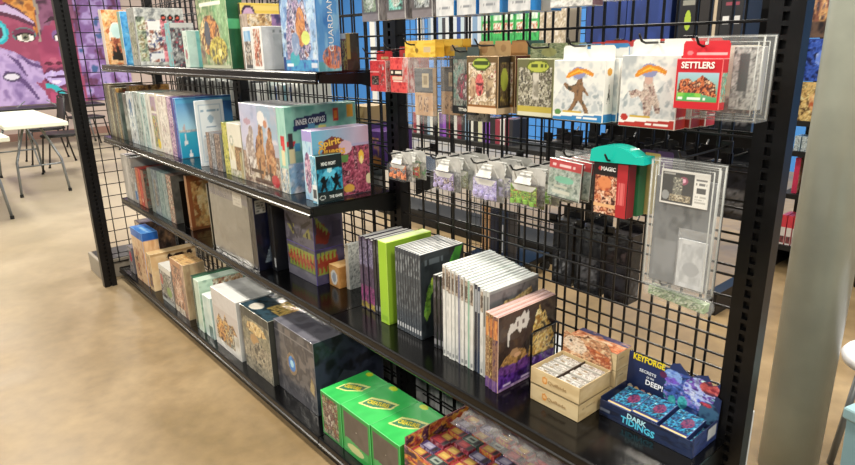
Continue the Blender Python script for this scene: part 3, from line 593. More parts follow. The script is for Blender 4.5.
spines('comic_album', 'book', zM, -.316, .2, [
 (.50,.56,.255,'grey-green album with slate cover, third shelf left bay',[(F0,N(6,['5a6460','86908a','6c7a78'],210))],[(F0,N(5,['6a746c','98a096'],211))],'68726e'),
 (.564,.66,.258,'blue-grey album right of the slate one, third shelf',[(F0,N(6,['5a6a78','8a9aa2','4a5660'],212)),(R(.3,.2,.7,.8),N(8,['70706a','a0988c','4a4a4c'],213))],None,'66727a'),
 (.664,.735,.258,'teal-grey album between blue-grey and red dotted ones',[(F0,N(6,['6a8a8c','94acac','54706f'],214))],None,'6f8a8a'),
 (.739,.80,.258,'pale teal album left of the red dotted spine',[(F0,N(6,['8aa0a0','a8bab8','6a8084'],215))],None,'88a0a0'),
 (.806,.88,.26,'red and white dotted spine at the right of the albums, third shelf',[(F0,N(22,['b04a3c','d8c8b0','8c6a60','5a7a74'],216,.4))],[(F0,N(5,['5c5c58','7a7a74'],217))],'8c7468')], m='card')
# black plate put in for the dark shadow gap left of the tan box
t = thing('bookend', 'black plate standing in for the shadow gap between the red dotted spine and golden tan box', 'bookend', (.955, -.30, zM))
mb = MB(); mb.box(-.002, 0, 0, .002, .17, .24); mb.build('shade_gap_plate', M['black'], t)
mb = MB(); mb.box(.002, 0, 0, .075, .15, .0015); mb.build('foot_plate', M['lip'], t)
gbox('board_game_box', 'golden tan game box with weathered map cover, third shelf', 'game box', 1.035, 1.066, -.3, .235, zM, .283,
     front=[(F0,N(9,['8a5a38','b88858'],221))], right=[(F0,N(5,['c08a4c','dcb070','a86a38','e8c890'],222)),(El(.5,.55,.32,.36),N(5,['e2bc78','f0d79c','c89858'],223)),(R(0,0,.08,1),'a8643c'),(R(0,0,1,.05),'8a5430'),(El(.52,.5,.06,.16),'a8783c'),(R(.0,.9,1,1),N(9,['a86a3c','8a4a30'],224))], base='a87444', m='card')
gbox('art_sleeve', 'thin dark framed picture in a clear sleeve left of the big grey box', 'sleeve', 1.362, 1.374, -.316, .2, zM, .294,
     front=[(F0,'6a6656')], right=[(F0,N(5,['8a8672','a8a48e','6c6856'],225)),(R(0,0,.06,1),'3a3a34')], base='5a584c')
gbox('board_game_box', 'big pewter-grey shrink-wrapped game box with streaked glare, third shelf', 'game box', 1.41, 1.808, -.322, .05, zM, .312,
     front=[(F0,N(3,['6e6c66','84827a','7a7870'],226)),(R(.0,.85,1,1),N(4,['5e5c6a','6c6a72'],227)),(R(.64,.8,.86,.98),'cfccc2'),(Tx(.67,.82,.83,.95,3,9),'a8a49a'),(R(0,0,1,.02),'9a968c')], base='6c6a64', edge='a3a19a', m=mat('streaky_wrap', rough=.25, coat=1, coat_r=.04, attr=True, bump=(5, .8)))
gbox('board_game_box', 'dark navy wrapped game box with white price sticker, third shelf', 'game box', 1.812, 1.858, -.322, .24, zM, .31,
     front=[(F0,'14161f')], right=[(F0,N(4,['0e1020','171b34','20264a'],228)),(El(.62,.55,.2,.3),N(6,['1c2258','2c3480','10142c'],229)),(Po((.12,.1),(.3,.45),(.36,.7),(.4,.4),(.3,.1)),N(6,['5a6a80','8fa0b0','2a3448'],230)),(R(.02,.78,.22,.96),'c4c6c2'),(Tx(.04,.8,.2,.94,4,8),'6f7370')], base='12141f', edge='3a3f58')
spines('game_book', 'book', zM, -.27, .18, [
 (1.872,1.892,.285,'black spine next to the navy wrapped box, third shelf',[(F0,'16171c')],[(F0,'16171c')],'16171c'),
 (1.896,1.912,.28,'slim charcoal spine with white foot left of the toothy boxes',[(F0,'26282e'),(R(0,.05,1,.2),'b8bcc0')],[(F0,'202228')],'202228')], m='card')
def teeth(y0, y1, n, seed, up=True):
    ops = []
    r = random.Random(seed)
    for i in range(n):
        a = i/n; b = (i+1)/n; m_ = (a+b)/2+r.uniform(-.1, .1)/n
        ops.append((Po((a, y0), (m_, y1), (b, y0)), 'b4cc3a'))
    return ops
mouth_f = [(F0, N(4,['4c4a5a','62606e','403e50'],241))]
bx1 = gbox('storage_box', 'purple monster box with red mouth and yellow-green teeth, lower of two', 'game box', 1.95, 2.171, -.235, .13, zM, .142,
     front=mouth_f+[(Po((.03,.62),(.2,.82),(.5,.88),(.97,.84),(.97,.42),(.7,.34),(.3,.36),(.05,.5)),N(6,['8c3428','b8503c','5c241c'],242))]+[(Po((.03+.117*i,.88),(.09+.117*i,.56),(.145+.117*i,.88)),'98a64c') for i in range(8)]+[(Po((.06+.115*i,.3),(.12+.115*i,.58),(.17+.115*i,.3)),'84983c') for i in range(8)]+[(R(0,0,1,.26),N(4,['6a6876','7c7a88'],243))],
     right=[(F0,N(4,['4c4868','5c587a'],244)),(Po((.05,.3),(.05,.8),(.7,.9),(.8,.6),(.5,.35)),'9a3a2a')]+[(Po((.04+.14*i,.92),(.1+.14*i,.6),(.17+.14*i,.92)),'98a84a') for i in range(5)]+[(Po((.06+.14*i,.26),(.12+.14*i,.55),(.19+.14*i,.26)),'88983c') for i in range(4)],
     base='4a3f86', edge='5a4aa8', m='card')
bx2 = gbox('storage_box', 'purple monster box with scowling eyes stacked on the toothy one', 'game box', 1.95, 2.171, -.235, .13, zM+.1425, .137,
     front=[(F0,N(4,['5a5868','6c6a7a','4c4a58'],245)),(Po((.08,.5),(.3,.22),(.34,.6)),'8c8a50'),(El(.26,.42,.03,.1),'1c1a22'),(Po((.62,.3),(.86,.62),(.9,.3)),'8c8a50'),(El(.78,.36,.03,.1),'1c1a22'),(Po((.05,.75),(.2,.5),(.4,.15),(.44,.2),(.25,.62),(.1,.85)),'38363f'),(Po((.5,.2),(.62,.5),(.95,.78),(.9,.85),(.58,.6)),'38363f')],
     right=[(F0,N(4,['4c4862','5e5a78'],246)),(Po((.05,.2),(.1,.8),(.35,.72),(.55,.4),(.45,.1)),'8c3426')]+[(Po((.06+.1*i,.95-.1*i),(.14+.1*i,.62-.1*i),(.18+.1*i,.88-.12*i)),'98a84a') for i in range(4)]+[(R(.62,.3,.95,.75),'3f3b58')],
     top=[(F0,'3c3848')], base='4a3f80', edge='5a4aa0', m='card')
gbox('storage_box', 'kraft cardboard cube box half hidden behind the labelled kraft cube, third shelf', 'box', 2.176, 2.236, -.106, .05, zM, .12,
     front=[(F0,N(4,['b98a54','cfa26a','a87844'],251)),(R(.1,.2,.7,.7),'d8c09c')], right=[(F0,N(4,['c08a50','d8a468'],252))], top=[(F0,'d8ae78')], base='c0925c', m='card')
gbox('storage_box', 'kraft cardboard cube box with round white label beside the toothy boxes', 'box', 2.185, 2.255, -.188, .078, zM, .085,
     front=[(F0,N(4,['b07f4a','c8985c'],253)),(El(.5,.45,.34,.36),'d9dad8'),(El(.52,.45,.2,.24),'9aa3b0')], right=[(F0,N(4,['c48a48','dca460'],254))], top=[(F0,N(5,['d8a868','e8c48c'],255))], base='bd8a52', m='card')
gbox('board_game_box', 'pale pearly patterned box left of the purple-spined books, third shelf', 'game box', 2.27, 2.292, -.165, .11, zM, .178,
     front=[(F0,'b8b4a8')], right=[(F0,N(9,['b4b8b4','d0d4ce','8c928c'],256)),(R(.1,.1,.9,.9),N(14,['a8aca8','d6d8d2','7f8684'],257))], top=[(F0,'d8dad6')], base='bfc0b8')
# books: rows of slim hard covers
def brow(name, cat, x, y, dep, z, group, rows):
    for (w_, h, lab, fr_, rt, base, dy) in rows:
        gbox(name, lab, cat, x+.0003, x+w_-.0003, y+dy, dep, z, h, front=fr_, right=rt, top=[(F0,'c9cbc8'),(R(0,0,.18,1),base),(R(.82,0,1,1),base)], base=base, m='card', group=group)
        x += w_
    return x
pur = lambda s: [(F0,N(14,['3a3348','5a4a68','26222e'],s,.3)),(R(0,.62,1,.97),N(14,['5c5478','8a86a8','302c40'],s+1,.4)),(R(0,.08,1,.34),N(12,['b0508c','7a3c6c','4a2c48'],s+2,.4)),(R(0,.02,1,.1),N(12,['8c8c3a','c0a848','3a3028'],s+3,.5))]
drk = lambda s: [(F0,N(12,['1f1f24','34343a','16161a'],s,.3)),(R(.2,.7,.8,.94),N(20,['6a6a70','2a2a2e'],s+1,.3)),(R(.2,.05,.8,.12),'8f8f94')]
x = brow('comic_book', 'book', 2.449, -.221, .168, zM, 'purple spined books on the third shelf',
   [(.0165, .262+.003*(i % 2), 'slim purple and magenta spined book in the row left of the lime green book', pur(260+4*i), [(F0,'2c2634')], '3a3346', .004*(i % 2)) for i in range(5)])
x = brow('comic_book', 'book', x+.001, -.221, .162, zM, 'black spined books left of the lime green book',
   [(.0152, .270, 'slim black book with small lettering, between purple spines and lime green book', drk(290+3*i), [(F0,'1c1c20')], '1c1c20', .002*i) for i in range(4)])
gbox('comic_book', 'lime green hardcover book, the only bright green spine on the third shelf', 'book', x+.003, x+.047, -.245, .19, zM, .285,
     front=[(F0,'9fcb35'),(R(.1,.04,.9,.1),'8ab82c'),(R(0,0,.06,1),'b4dc50')], right=[(F0,'93bd34'),(R(0,0,1,.03),'7fa52c')], top=[(F0,'b4d65c'),(R(.1,0,.9,1),'d9e6b0')], base='9ac634', edge='c2e468', m='card')
x = 2.672
dg_ = lambda s: [(F0,N(10,['3a4048','4a525a','2c3138'],s,.3)),(R(.25,.72,.75,.95),N(22,['8c949a','3a4048'],s+1,.25)),(R(.25,.3,.75,.6),N(22,['6a7278','363c44'],s+2,.25)),(R(.2,.05,.8,.1),'c9ccd0')]
leafcov = [(F0,N(5,['20262a','2c3438','171b1e'],331)),(Po((.55,.72),(.8,.98),(.97,.99),(.9,.85),(.7,.7)),N(5,['2f8a2c','58b83c'],332)),(Po((.05,.3),(.15,.6),(.3,.72),(.35,.6),(.22,.5),(.2,.3),(.12,.2)),N(6,['4a8c2c','8ac04a','2a5a20'],333)),(El(.3,.66,.08,.05),'b0c84a'),(Tx(.1,.84,.5,.95,1,3),'5a646a')]
n = 10
for i in range(n):
    brow('comic_book', 'book', x+.0125*i, -.236, .182, zM, None if i == n-1 else 'dark grey books right of the lime green book',
      [(.0125, .28, 'dark grey book with green leaf and tendril art on its cover' if i == n-1 else 'slim dark slate-grey book in the tight row right of the lime green book', dg_(340+3*i), leafcov if i == n-1 else [(F0,'2c3138')], '39404a', 0)])
x = 2.852
for i in range(3):
    brow('comic_book', 'book', x+.015*i, -.235, .17, zM, 'shorter black books left of the white row',
      [(.015, .235, 'shorter black spined book squeezed left of the white spined row', drk(380+3*i), [(F0,N(6,['1c2420','3a5a30','20262a'],385))], '1b1d20', .002*i)])
x = 2.912
wh = lambda s, c='d9dbd8': [(F0,N(6,[c,'e6e7e4','c9ccc9'],s,.3)),(R(0,.74,1,.97),N(16,['a8988a','8c7c70','c4b8a8','6a5f58'],s+1,.3)),(R(.25,.78,.75,.92),'5c524c'),(R(.2,.03,.8,.07),'8a8f90')]
cols = ['d9dbd8','d4d7d4','dcdedb','cfd3d1','d9dbd8','6a6f8c','dadcd9','d6d9d5','8cb8a4','d8dad7','2a3040','39455c','cdd0ce']
for i, c in enumerate(cols):
    special = {5: 'white row book with a violet-blue spine', 8: 'white row book with a mint green spine', 10: 'black spined book inside the white spined row', 11: 'navy spined book right next to the black one in the white row'}
    lab = special.get(i, 'slim white spined book with brown title band in the long white row')
    f = wh(400+3*i) if i not in (10, 11) else [(F0,c),(R(.2,.7,.8,.95),'aab0b8')]
    if i in (5, 8): f = wh(400+3*i)+[(R(.3,0,.7,1),c)]
    gbox('comic_book', lab, 'book', x+.0003, x+.0125, -.251+.002*math.sin(i*2), .194, zM, .286-.0022*i, front=f, right=[(F0,'c4c8c6')], top=[(F0,N(6,['c9d2d4','dfe4e4','b0bcbe'],470+i)),(R(0,0,.16,1),c)], base='cdd0ce', m='wrap', group=None if i in special else 'white spined books on the third shelf')
    x += .0128
for i, c in enumerate(['b9bcba', 'c6c9c6']):
    last = i == 1
    gbox('comic_book', 'grey book with gold title lettering at the right end of the white row' if last else 'pale grey book second from the right end of the white row', 'book', x+.0003, x+.0117, -.255, .2, zM, .258,
      front=[(F0,c),(R(.2,.6,.8,.95),'6a6c6a')], right=[(F0,N(5,['4a4c50','6a6d70','38393c'],491)),(R(.0,.97,1,1),'8f9394'),(Po((.2,.76),(.3,.84),(.5,.83),(.85,.9),(.88,.84),(.7,.76),(.45,.74)),N(12,['b09058','e0c488','7a603c'],492)),(R(0,0,1,.6),N(6,['5a4438','7c6048','8a8a88'],493))] if last else [(F0,c)], top=[(F0,'d6dada')], base='b4b8b6', m='wrap')
    x += .012
# three thin purple and gold game boxes
pc = [(F0,N(5,['241a1c','3c2c2a','54402f'],501)),(R(0,.0,1,.26),N(6,['24123f','3a1c68','5a2f92','1c1230'],502)),(El(.3,.28,.3,.1),N(7,['3a1c50','6a3c8c','241430'],512)),
   (Po((.5,.3),(.56,.5),(.6,.72),(.66,.8),(.7,.96),(.75,.82),(.8,.86),(.86,.7),(.93,.6),(1,.4),(1,.26)),N(13,['6a4a1e','c8983c','f0d080','3c2c1c'],503)),(El(.68,.78,.05,.12),N(12,['e8c060','f8e8a8','a87830'],504)),
   (Po((.02,.34),(.12,.44),(.3,.5),(.46,.44),(.5,.34),(.3,.3)),N(12,['5a4430','a8804c','3a2c24'],505)),(El(.27,.46,.07,.05),'b08c68'),(El(.32,.41,.06,.03),'d0a480'),
   (Po((.15,.62),(.15,.74),(.2,.86),(.27,.84),(.3,.92),(.37,.9),(.43,.97),(.47,.9),(.5,.97),(.52,.82),(.47,.72),(.4,.74),(.36,.68),(.31,.76),(.25,.74),(.2,.72)),'dcd8d4'),(Po((.15,.66),(.2,.74),(.16,.52)),'dcd8d4'),(R(.3,.79,.33,.86),'6a5a58'),(R(.4,.8,.43,.86),'6a5a58'),
   (R(.08,.045,.22,.07),'c9b8dc'),(R(.4,.05,.55,.075),'c9b8dc'),(R(0,0,1,.03),N(8,['b8a0c8','8a6c9c'],506,3))]
for i, (a, b, lab) in enumerate(((3.116,3.131,'tan spined thin game box, back one of three by the white row'), (3.132,3.147,'gold and brown spined thin game box, middle of three'), (3.148,3.168,'purple and gold game box with golden castle cover and white torn logo'))):
    gbox('board_game_box', lab, 'game box', a, b, -.29+.003*(2-i), .232, zM, .218, front=[(F0,N(14,[['b0906a','8a6a4c','c8ac80'],['a8844c','6a4a34','c4a868'],['6a4a50','8c6a58','4a3050']][i],505+i,.3)),(R(.1,.7,.9,.95),N(12,['a85c40','d89858'],510+i,.3)),(R(0,.0,1,.15),N(9,['5a3a7c','8a6a9c'],513+i))],
      right=pc, top=[(F0,'b88c88'),(R(.2,0,.8,1),'d8b8b4')], base='7a5648', edge='d8b8a8')
# wire bookend
t = thing('wire_bookend', 'black bent wire bookend against the purple and gold box', 'bookend', (3.178, -.17, zM))
mb = MB(); mb.tube([(0, 0, .003), (0, 0, .135), (0, .01, .14), (0, .105, .14), (0, .113, .135), (0, .113, .003)], .0032); mb.build('wire_loop', M['wire'], t, smooth=True)
mb = MB(); mb.tube([(0, .0, .003), (.055, .0, .003), (.055, .113, .003), (0, .113, .003)], .0024); mb.build('wire_foot', M['wire'], t, smooth=True)

# ------------------------------------------------------------------ third shelf, right end: cardboard display boxes and the blue card display
def carton(x, y, z, w, d, h, label, open_=False, n=0):
    t = thing('display_carton', label, 'box', (x+w/2, y, z))
    cb_ = 'd3bd92'; fr_ = [(F0, N(3,['cdb68a','dcc79c'],600+n)), (El(.3,.52,.055,.22), 'd88a2c'), (El(.3,.52,.03,.12), 'e8c08a')]
    sd = [(F0, N(3,['bfa679','d0ba8e'],610+n)), (Tx(.1,.6,.5,.75,1,4), '8f7c5c')]
    if not open_:
        artmesh('carton_body', w, d, h, fr_, sd, [(F0, N(4,['c9b184','d8c498'],612)), (R(.0,.49,1,.51), '8f7c5a')], base=cb_, edge='9f8a62', m=M['card'], parent=t, res=.003)
    else:
        e = .0025
        artmesh('carton_base', w, d, .004, base='a8946c', parent=t)
        artmesh('carton_front', w, e, h, fr_, sd, base=cb_, edge='9f8a62', parent=t, res=.003)
        artmesh('carton_side', e, d-2*e, h, right=sd, base=cb_, edge='9f8a62', parent=t, org=(w/2-e/2, e, 0), res=.004)
        artmesh('carton_side', e, d-2*e, h, base=cb_, edge='9f8a62', parent=t, org=(-w/2+e/2, e, 0))
        artmesh('carton_back', w, e, h, base=cb_, edge='9f8a62', parent=t, org=(0, d-e, 0))
        artmesh('divider', e, d-2*e, h-.004, base='3a2c24', parent=t, org=(0, e, .002))
    put = lambda s_, cu, tw: lettering(s_, tw, h*.24, 'a5865c', t, (-w/2+cu*w, -.0006, h*.5), (H, 0, 0))
    put('Quillside', .56, w*.38)
    return t
c1 = carton(3.238, -.242, zM, .15, .128, .046, 'lower front cream cardboard display carton with small orange emblem', n=1)
c2 = carton(3.238, -.242, zM+.0465, .15, .128, .046, 'open front cream carton holding two stacks of silvery wrapped packs', True, n=2)
flap = [(F0, N(6,['8c5a3c','c8906a','e0b48c','6a3c28'],621)), (El(.25,.5,.24,.3), N(8,['d8b89a','ecd8c0','b08a6c'],622)), (El(.16,.6,.03,.05), '2a1c18'), (Po((.4,.7),(.7,.2),(1,.1),(.95,.5)), N(8,['d87a3c','a85430','ecb080'],623)), (R(0,0,1,.06), '5a3626')]
artpanel('printed_lid', .15, .075, flap, poly=[(0,0),(1,0),(1,.35),(.95,.75),(.86,.97),(.6,.93),(.5,1),(.42,.9),(.2,.8),(.06,.9),(0,.85)], t=.002, base='c8b088', parent=c2, loc=(0, .1295, .038), rot=(-.04, 0, 0), res=.0025)
gk = 'silvery packs inside the open front carton'
for ix in range(2):
    for iy in range(5):
        o = artmesh('card_pack', .062, .018, .036, front=[(F0, 'c9c6be')], top=[(F0, N(14,['5a5654','a8a49e','d8d6d2','6a5a50'],630+ix*5+iy,.5)), (El(.4,.5,.1,.25), '8a785c')], right=[(F0,'a8a49c')], base='b0aca4', edge='b8b4ac', m=M['wrap'], res=.002)
        o.location = (3.238+.0405+ix*.0705, -.236+iy*.0235, zM+.0515+.002*((ix+iy) % 2)); tag(o, 'silvery wrapped card pack standing in the open cream carton', 'card pack', gk)
tp = [(F0, N(5,['8c4a2c','d8784a','f0b088','b85c34'],641)), (R(0,.7,1,1), N(5,['6a5a78','4a5078','a87c70'],642)), (El(.5,.4,.3,.2), N(8,['f4d0b0','e89868'],643))]
for i in range(3):
    t = carton(3.25, -.109, zM+.0465*i, .15, .066, .046, ['lowest cream carton of the rear stack of three by the grid', 'middle cream carton of the rear stack of three by the grid', 'top cream carton of the rear stack with orange dragon art lid'][i], n=5+i)
    if i == 2: artmesh('printed_lid', .148, .064, .0015, top=tp, base='b8603c', parent=t, org=(0, .001, .0463), res=.0025)
# blue card display
kx0, kx1, ky = 3.40, 3.638, -.172; kw = kx1-kx0; kd = .115
t = thing('card_display', 'dark blue booster display box with yellow KEYFORGE header and cyan monster art', 'card display', ((kx0+kx1)/2, ky, zM), 0)
kf = [(F0, N(4,['16203c','1c2c50','101830'],651)), (R(.86,.5,.97,.9), N(6,['2a3a5c','14203c'],652)), (R(.01,.32,.12,.5), '6a7488'), (R(0,.0,.1,.15), '0c1224')]
artmesh('tray_front', kw, .002, .043, front=kf, base='18223e', edge='2c3a60', parent=t, res=.0025)
artmesh('tray_side', .002, kd-.004, .05, right=[(F0, N(5,['1c2850','2c3c70','141c38'],653)), (R(.6,.3,.95,.9), 'b8c0c8')], base='1a2444', parent=t, org=(kw/2-.001, .002, 0))
artmesh('tray_side', .002, kd-.004, .05, base='1a2444', parent=t, org=(-kw/2+.001, .002, 0))
artmesh('tray_base', kw-.005, kd-.004, .002, base='101830', parent=t, org=(0, .002, 0))
hd = [(F0, Vg('131c38','22366c')), (El(.62,.42,.2,.42), N(7,['1c2c5c','3c5aa8','8a80d0','2c90a0','2c2050'],661)), (El(.5,.7,.1,.14), N(8,['3a60c8','8ab0f0','7a5ad0'],662)), (El(.63,.3,.05,.12), N(8,['2c8c98','48b8c0','1c5c70'],669)), (El(.52,.25,.04,.12), N(8,['2a8890','40a8b0','1c5468'],670)), (El(.78,.62,.16,.25), N(8,['4a5ad0','b8c8f8','6a4ab0','a0f0f0'],663)),
   (El(.88,.75,.1,.12), N(8,['8a2c3c','c85a5a','5a2c4a'],664)), (El(.9,.3,.1,.2), N(7,['24385c','3a6080','182444'],665)), (El(.86,.44,.06,.04), N(9,['8a2438','b83c4c','3a1c30'],668)), (El(.4,.68,.04,.06), '5c2450'), (R(0,0,1,.03), '0c1226')]
hd += [(El(.05+.075*i, .2-.012*i, .026, .05), ['b8b0a0','c0a070','a87878','e0d0a8','b09868','e8d8b0'][i]) for i in range(6)]
artpanel('header_card', kw, .135, hd, poly=[(0,0),(1,0),(1,.62),(.96,.66),(.97,.9),(.9,.82),(.84,.97),(.76,.92),(.68,.84),(.62,.9),(.55,1),(.48,.95),(.45,.84),(.1,.86),(.0,.9)], t=.002, base='1a2444', parent=t, loc=(0, kd-.003, .012), rot=(-.06, 0, 0), res=.0018)
def hl(s_, cx, cz, w_, h_, c, ang=0, b=.02): lettering(s_, w_, h_, c, t, (-kw/2+cx*kw, kd-.0052+(cz*.135)*.06, .012+cz*.135), (H-.06, ang, 0), bold=b)
hl('KEYFORGE', .235, .83, .085, .017, 'f0dc28', .0, .03); hl('SECRETS', .235, .60, .045, .008, 'd8e0e8', .03); hl('OF THE', .27, .51, .02, .005, 'd8e0e8'); hl('DEEP!', .32, .41, .046, .014, 'f0f4f8', .03)
lettering('DARK', .05, .013, 'b8e8f4', t, (-.018, -.0008, .031), (H, .05, 0), bold=.03)
lettering('TIDINGS', .088, .017, '58c8e8', t, (-.015, -.0008, .0155), (H, .05, 0), bold=.03)
pk = [(F0, N(6,['0c1c3c','16507c','2c94c0','122448','78c4e0'],671)), (El(.65,.55,.22,.22), N(8,['3a2048','7a3458','1c2450'],672)), (R(0,.0,1,.07), 'd8c088'), (R(0,.07,1,.16), '28386c')]
for i, (px, pz, ang) in enumerate(((-.072, .028, .05), (-.004, .032, -.02), (.066, .026, -.1), (.0, .008, .0), (-.07, .008, 0), (.068, .008, 0))):
    o = artmesh('booster_pack', .064, .094, .018, front=[(F0,'2c3c70'),(R(0,.3,1,.7),'8a90c0')], right=[(F0,'24305c')], top=pk, base='24305c', edge='5a6ca0', m=M['wrap'], res=.0022)
    o.location = ((kx0+kx1)/2+px, ky+.008, zM+pz-.005); o.rotation_euler = (.06 if i < 3 else 0, 0, 0)
    tag(o, ['cyan and crimson booster pack in the left slot of the blue display', 'cyan booster pack in the centre slot of the blue display', 'cyan booster pack in the right slot of the blue display, nearest the post'][i] if i < 3 else 'booster pack lying under the upper packs in the blue display', 'card pack', None if i < 3 else 'lower booster packs in the blue display')
# ------------------------------------------------------------------ bottom shelf
gbox('board_game_box', 'dark brown picture box at the far left end of the bottom shelf', 'game box', .09, .20, -.32, .2, zB, .31,
     front=[(F0,N(7,['4a3c34','8a7460','c8b49c','6a2a38'],701)),(El(.6,.25,.2,.12),'c02848')], right=[(F0,N(5,['2c2420','5a4438','8a6a4c'],702))], base='4a3c34')
gbox('board_game_box', 'small grey and crimson box in front of the dark picture box, bottom shelf', 'game box', .13, .215, -.395, .06, zB, .17,
     front=[(F0,N(8,['5a5658','a09c9c','2c2a2e'],703)),(El(.6,.65,.25,.2),'c8284c')], base='6a6668')
gbox('board_game_box', 'royal blue lidded game box with beige front near left end of bottom shelf', 'game box', .283, .50, -.399, .09, zB, .325,
     front=[(F0,N(5,['d8ac84','e8c8a0','c08a6a'],704)),(R(0,.86,1,1),'2a6fc8'),(R(.1,.1,.5,.5),N(7,['8a4a3c','d8b08c','4a3a34'],705))], right=[(F0,N(5,['d0a070','e8c498'],706)),(R(0,.86,1,1),'1f5cb0')], top=[(F0,N(4,['2468c0','4a90dc','1c58ac'],707)),(Tx(.1,.3,.9,.6,1,3),'9cc8ec')], base='2a68b8', edge='7ab0e8')
gbox('board_game_box', 'tan game box with a dark-haired figure peeking on its cover, bottom shelf', 'game box', .53, .60, -.399, .26, zB, .222,
     front=[(F0,N(5,['d0b080','e0c8a0','b89060'],708)),(R(.1,.1,.9,.45),N(7,['8a4a40','3a3a4a','c8a078'],709))], right=[(F0,N(4,['d8b484','e8cca0'],710)),(R(0,.93,1,1),'c09c6c'),(El(.62,.7,.2,.22),'2a1a18'),(El(.42,.85,.06,.08),'2a1a18'),(El(.86,.86,.06,.08),'2a1a18'),(El(.64,.6,.14,.16),'e0b090'),(El(.64,.48,.07,.05),'a83030'),(R(.45,0,.85,.3),'9c3a34')], top=[(F0,'d8bc8c')], base='d0b080', edge='ead8b4')
gbox('board_game_box', 'white fronted game box with dark figures and green base, bottom shelf', 'game box', .735, .925, -.399, .12, zB, .21,
     front=[(F0,N(6,['5a5a60','a8a8a4','3a3a44','c8ccc8'],711)),(R(0,.86,1,1),'dcdad2'),(El(.5,.5,.25,.3),N(8,['2c3034','6a7068','a0a89c'],712)),(El(.7,.35,.2,.14),'7a9a5a'),(R(0,0,1,.1),'bfc4c0'),(El(.15,.6,.12,.15),'a84a4c')], right=[(F0,'8a8c88')], top=[(F0,'e0ded6')], base='b0b0aa')
gbox('board_game_box', 'rust brown illustrated game box with tan top edge, bottom shelf', 'game box', .945, 1.135, -.399, .11, zB, .298,
     front=[(F0,N(7,['8a5a48','b88468','6a4438','c8a488'],713)),(R(.02,.9,.98,1),'b07a50'),(El(.4,.4,.25,.25),N(9,['a0604c','d8b098','5a3c38'],714)),(R(.8,0,1,1),N(6,['c0a088','8a7060'],715)),(R(.0,.0,.75,.12),N(8,['c8b8a0','e8dcc8','7a6a5c'],716))], right=[(F0,N(5,['a89070','c0ac88'],717))], top=[(F0,N(6,['b88850','d8b078','8a5a3c'],718))], base='9c7458', edge='d8c0a0')
gbox('board_game_box', 'dark green edged pale mint game box left of the white box, bottom shelf', 'game box', 1.235, 1.262, -.399, .24, zB, .275,
     front=[(F0,'2c4438')], right=[(F0,N(4,['2a5a44','4a8a68'],719))], top=[(F0,'2c4a38')], base='2c4a3c')
gbox('board_game_box', 'pale mint green game box with faint line art, bottom shelf', 'game box', 1.266, 1.328, -.399, .24, zB, .268,
     front=[(F0,N(3,['b4ccbc','c8dccc'],720))], right=[(F0,N(5,['a4c4b0','bcd8c4','8cb09c'],721)),(R(.3,.78,.95,.98),N(10,['8a4a38','c8a078','e0d8c0','5a3a30'],722))], top=[(F0,'c4d8c8')], base='b8d0c0', edge='dce8dc')
gbox('board_game_box', 'small very pale aqua box tucked beside the mint box, bottom shelf', 'game box', 1.345, 1.44, -.395, .16, zB, .212,
     front=[(F0,N(3,['b8d4d0','d4e6e2'],723)),(R(.5,0,1,.3),'3a6a68')], right=[(F0,'c0d8d4')], top=[(F0,N(5,['d8e6e2','e8f0ec'],724))], base='c4dcd8', edge='e4f0ec')
gbox('board_game_box', 'large white game box with a crowd of golden-brown adventurers on front', 'game box', 1.462, 1.735, -.392, .19, zB, .283,
     front=[(F0,Vg('d0d0ce','c4b8b4')),(R(0,.7,1,1),'d2cfcd'),(Po((.08,.12),(.1,.45),(.25,.6),(.4,.5),(.5,.66),(.6,.5),(.8,.55),(.94,.4),(.96,.1)),N(9,['a8703c','d8b070','6a4a34','c8c0a8','5a6a68'],725)),(El(.3,.3,.15,.18),N(9,['8a4c2c','e0a058','3a2c28'],726)),(R(0,0,1,.1),'d8d8d4'),(R(.8,.05,.98,.4),N(7,['e0e0dc','b0b0a8'],727))],
     right=[(F0,'c8cac8')], top=[(F0,N(3,['b4b6b4','d0d2d0'],728)),(R(.0,.0,1,.3),'dadcda')], base='d0d2d0', edge='f0f2f0')
gbox('board_game_box', 'grey-olive game box with dark blue top and golden creature front', 'game box', 1.762, 2.018, -.384, .2, zB, .288,
     front=[(F0,N(6,['5c5c50','8a8670','46483f'],729)),(R(0,.0,1,.5),N(9,['6a675a','9c9684','4c4c48'],730)),(Po((.15,.68),(.25,.8),(.5,.84),(.8,.8),(.9,.7),(.6,.64),(.3,.66)),N(10,['c8a060','e8cc90','8a6434'],731)),(El(.45,.55,.16,.09),'b08a58'),(El(.6,.35,.2,.2),N(10,['7a7264','a8a08c','3c3c38'],732)),(R(0,.86,1,1),'2c3434'),(R(0,0,.03,1),'3a3c38')],
     right=[(F0,'3c3e3a')], top=[(F0,N(6,['1c2c34','2c4450','141c20'],733)),(El(.3,.2,.15,.15),'c8c4b8'),(R(.5,.3,.95,.8),N(9,['a87c3c','d8b868','2c3a34'],734))], base='4a4c46', edge='a8a89c')
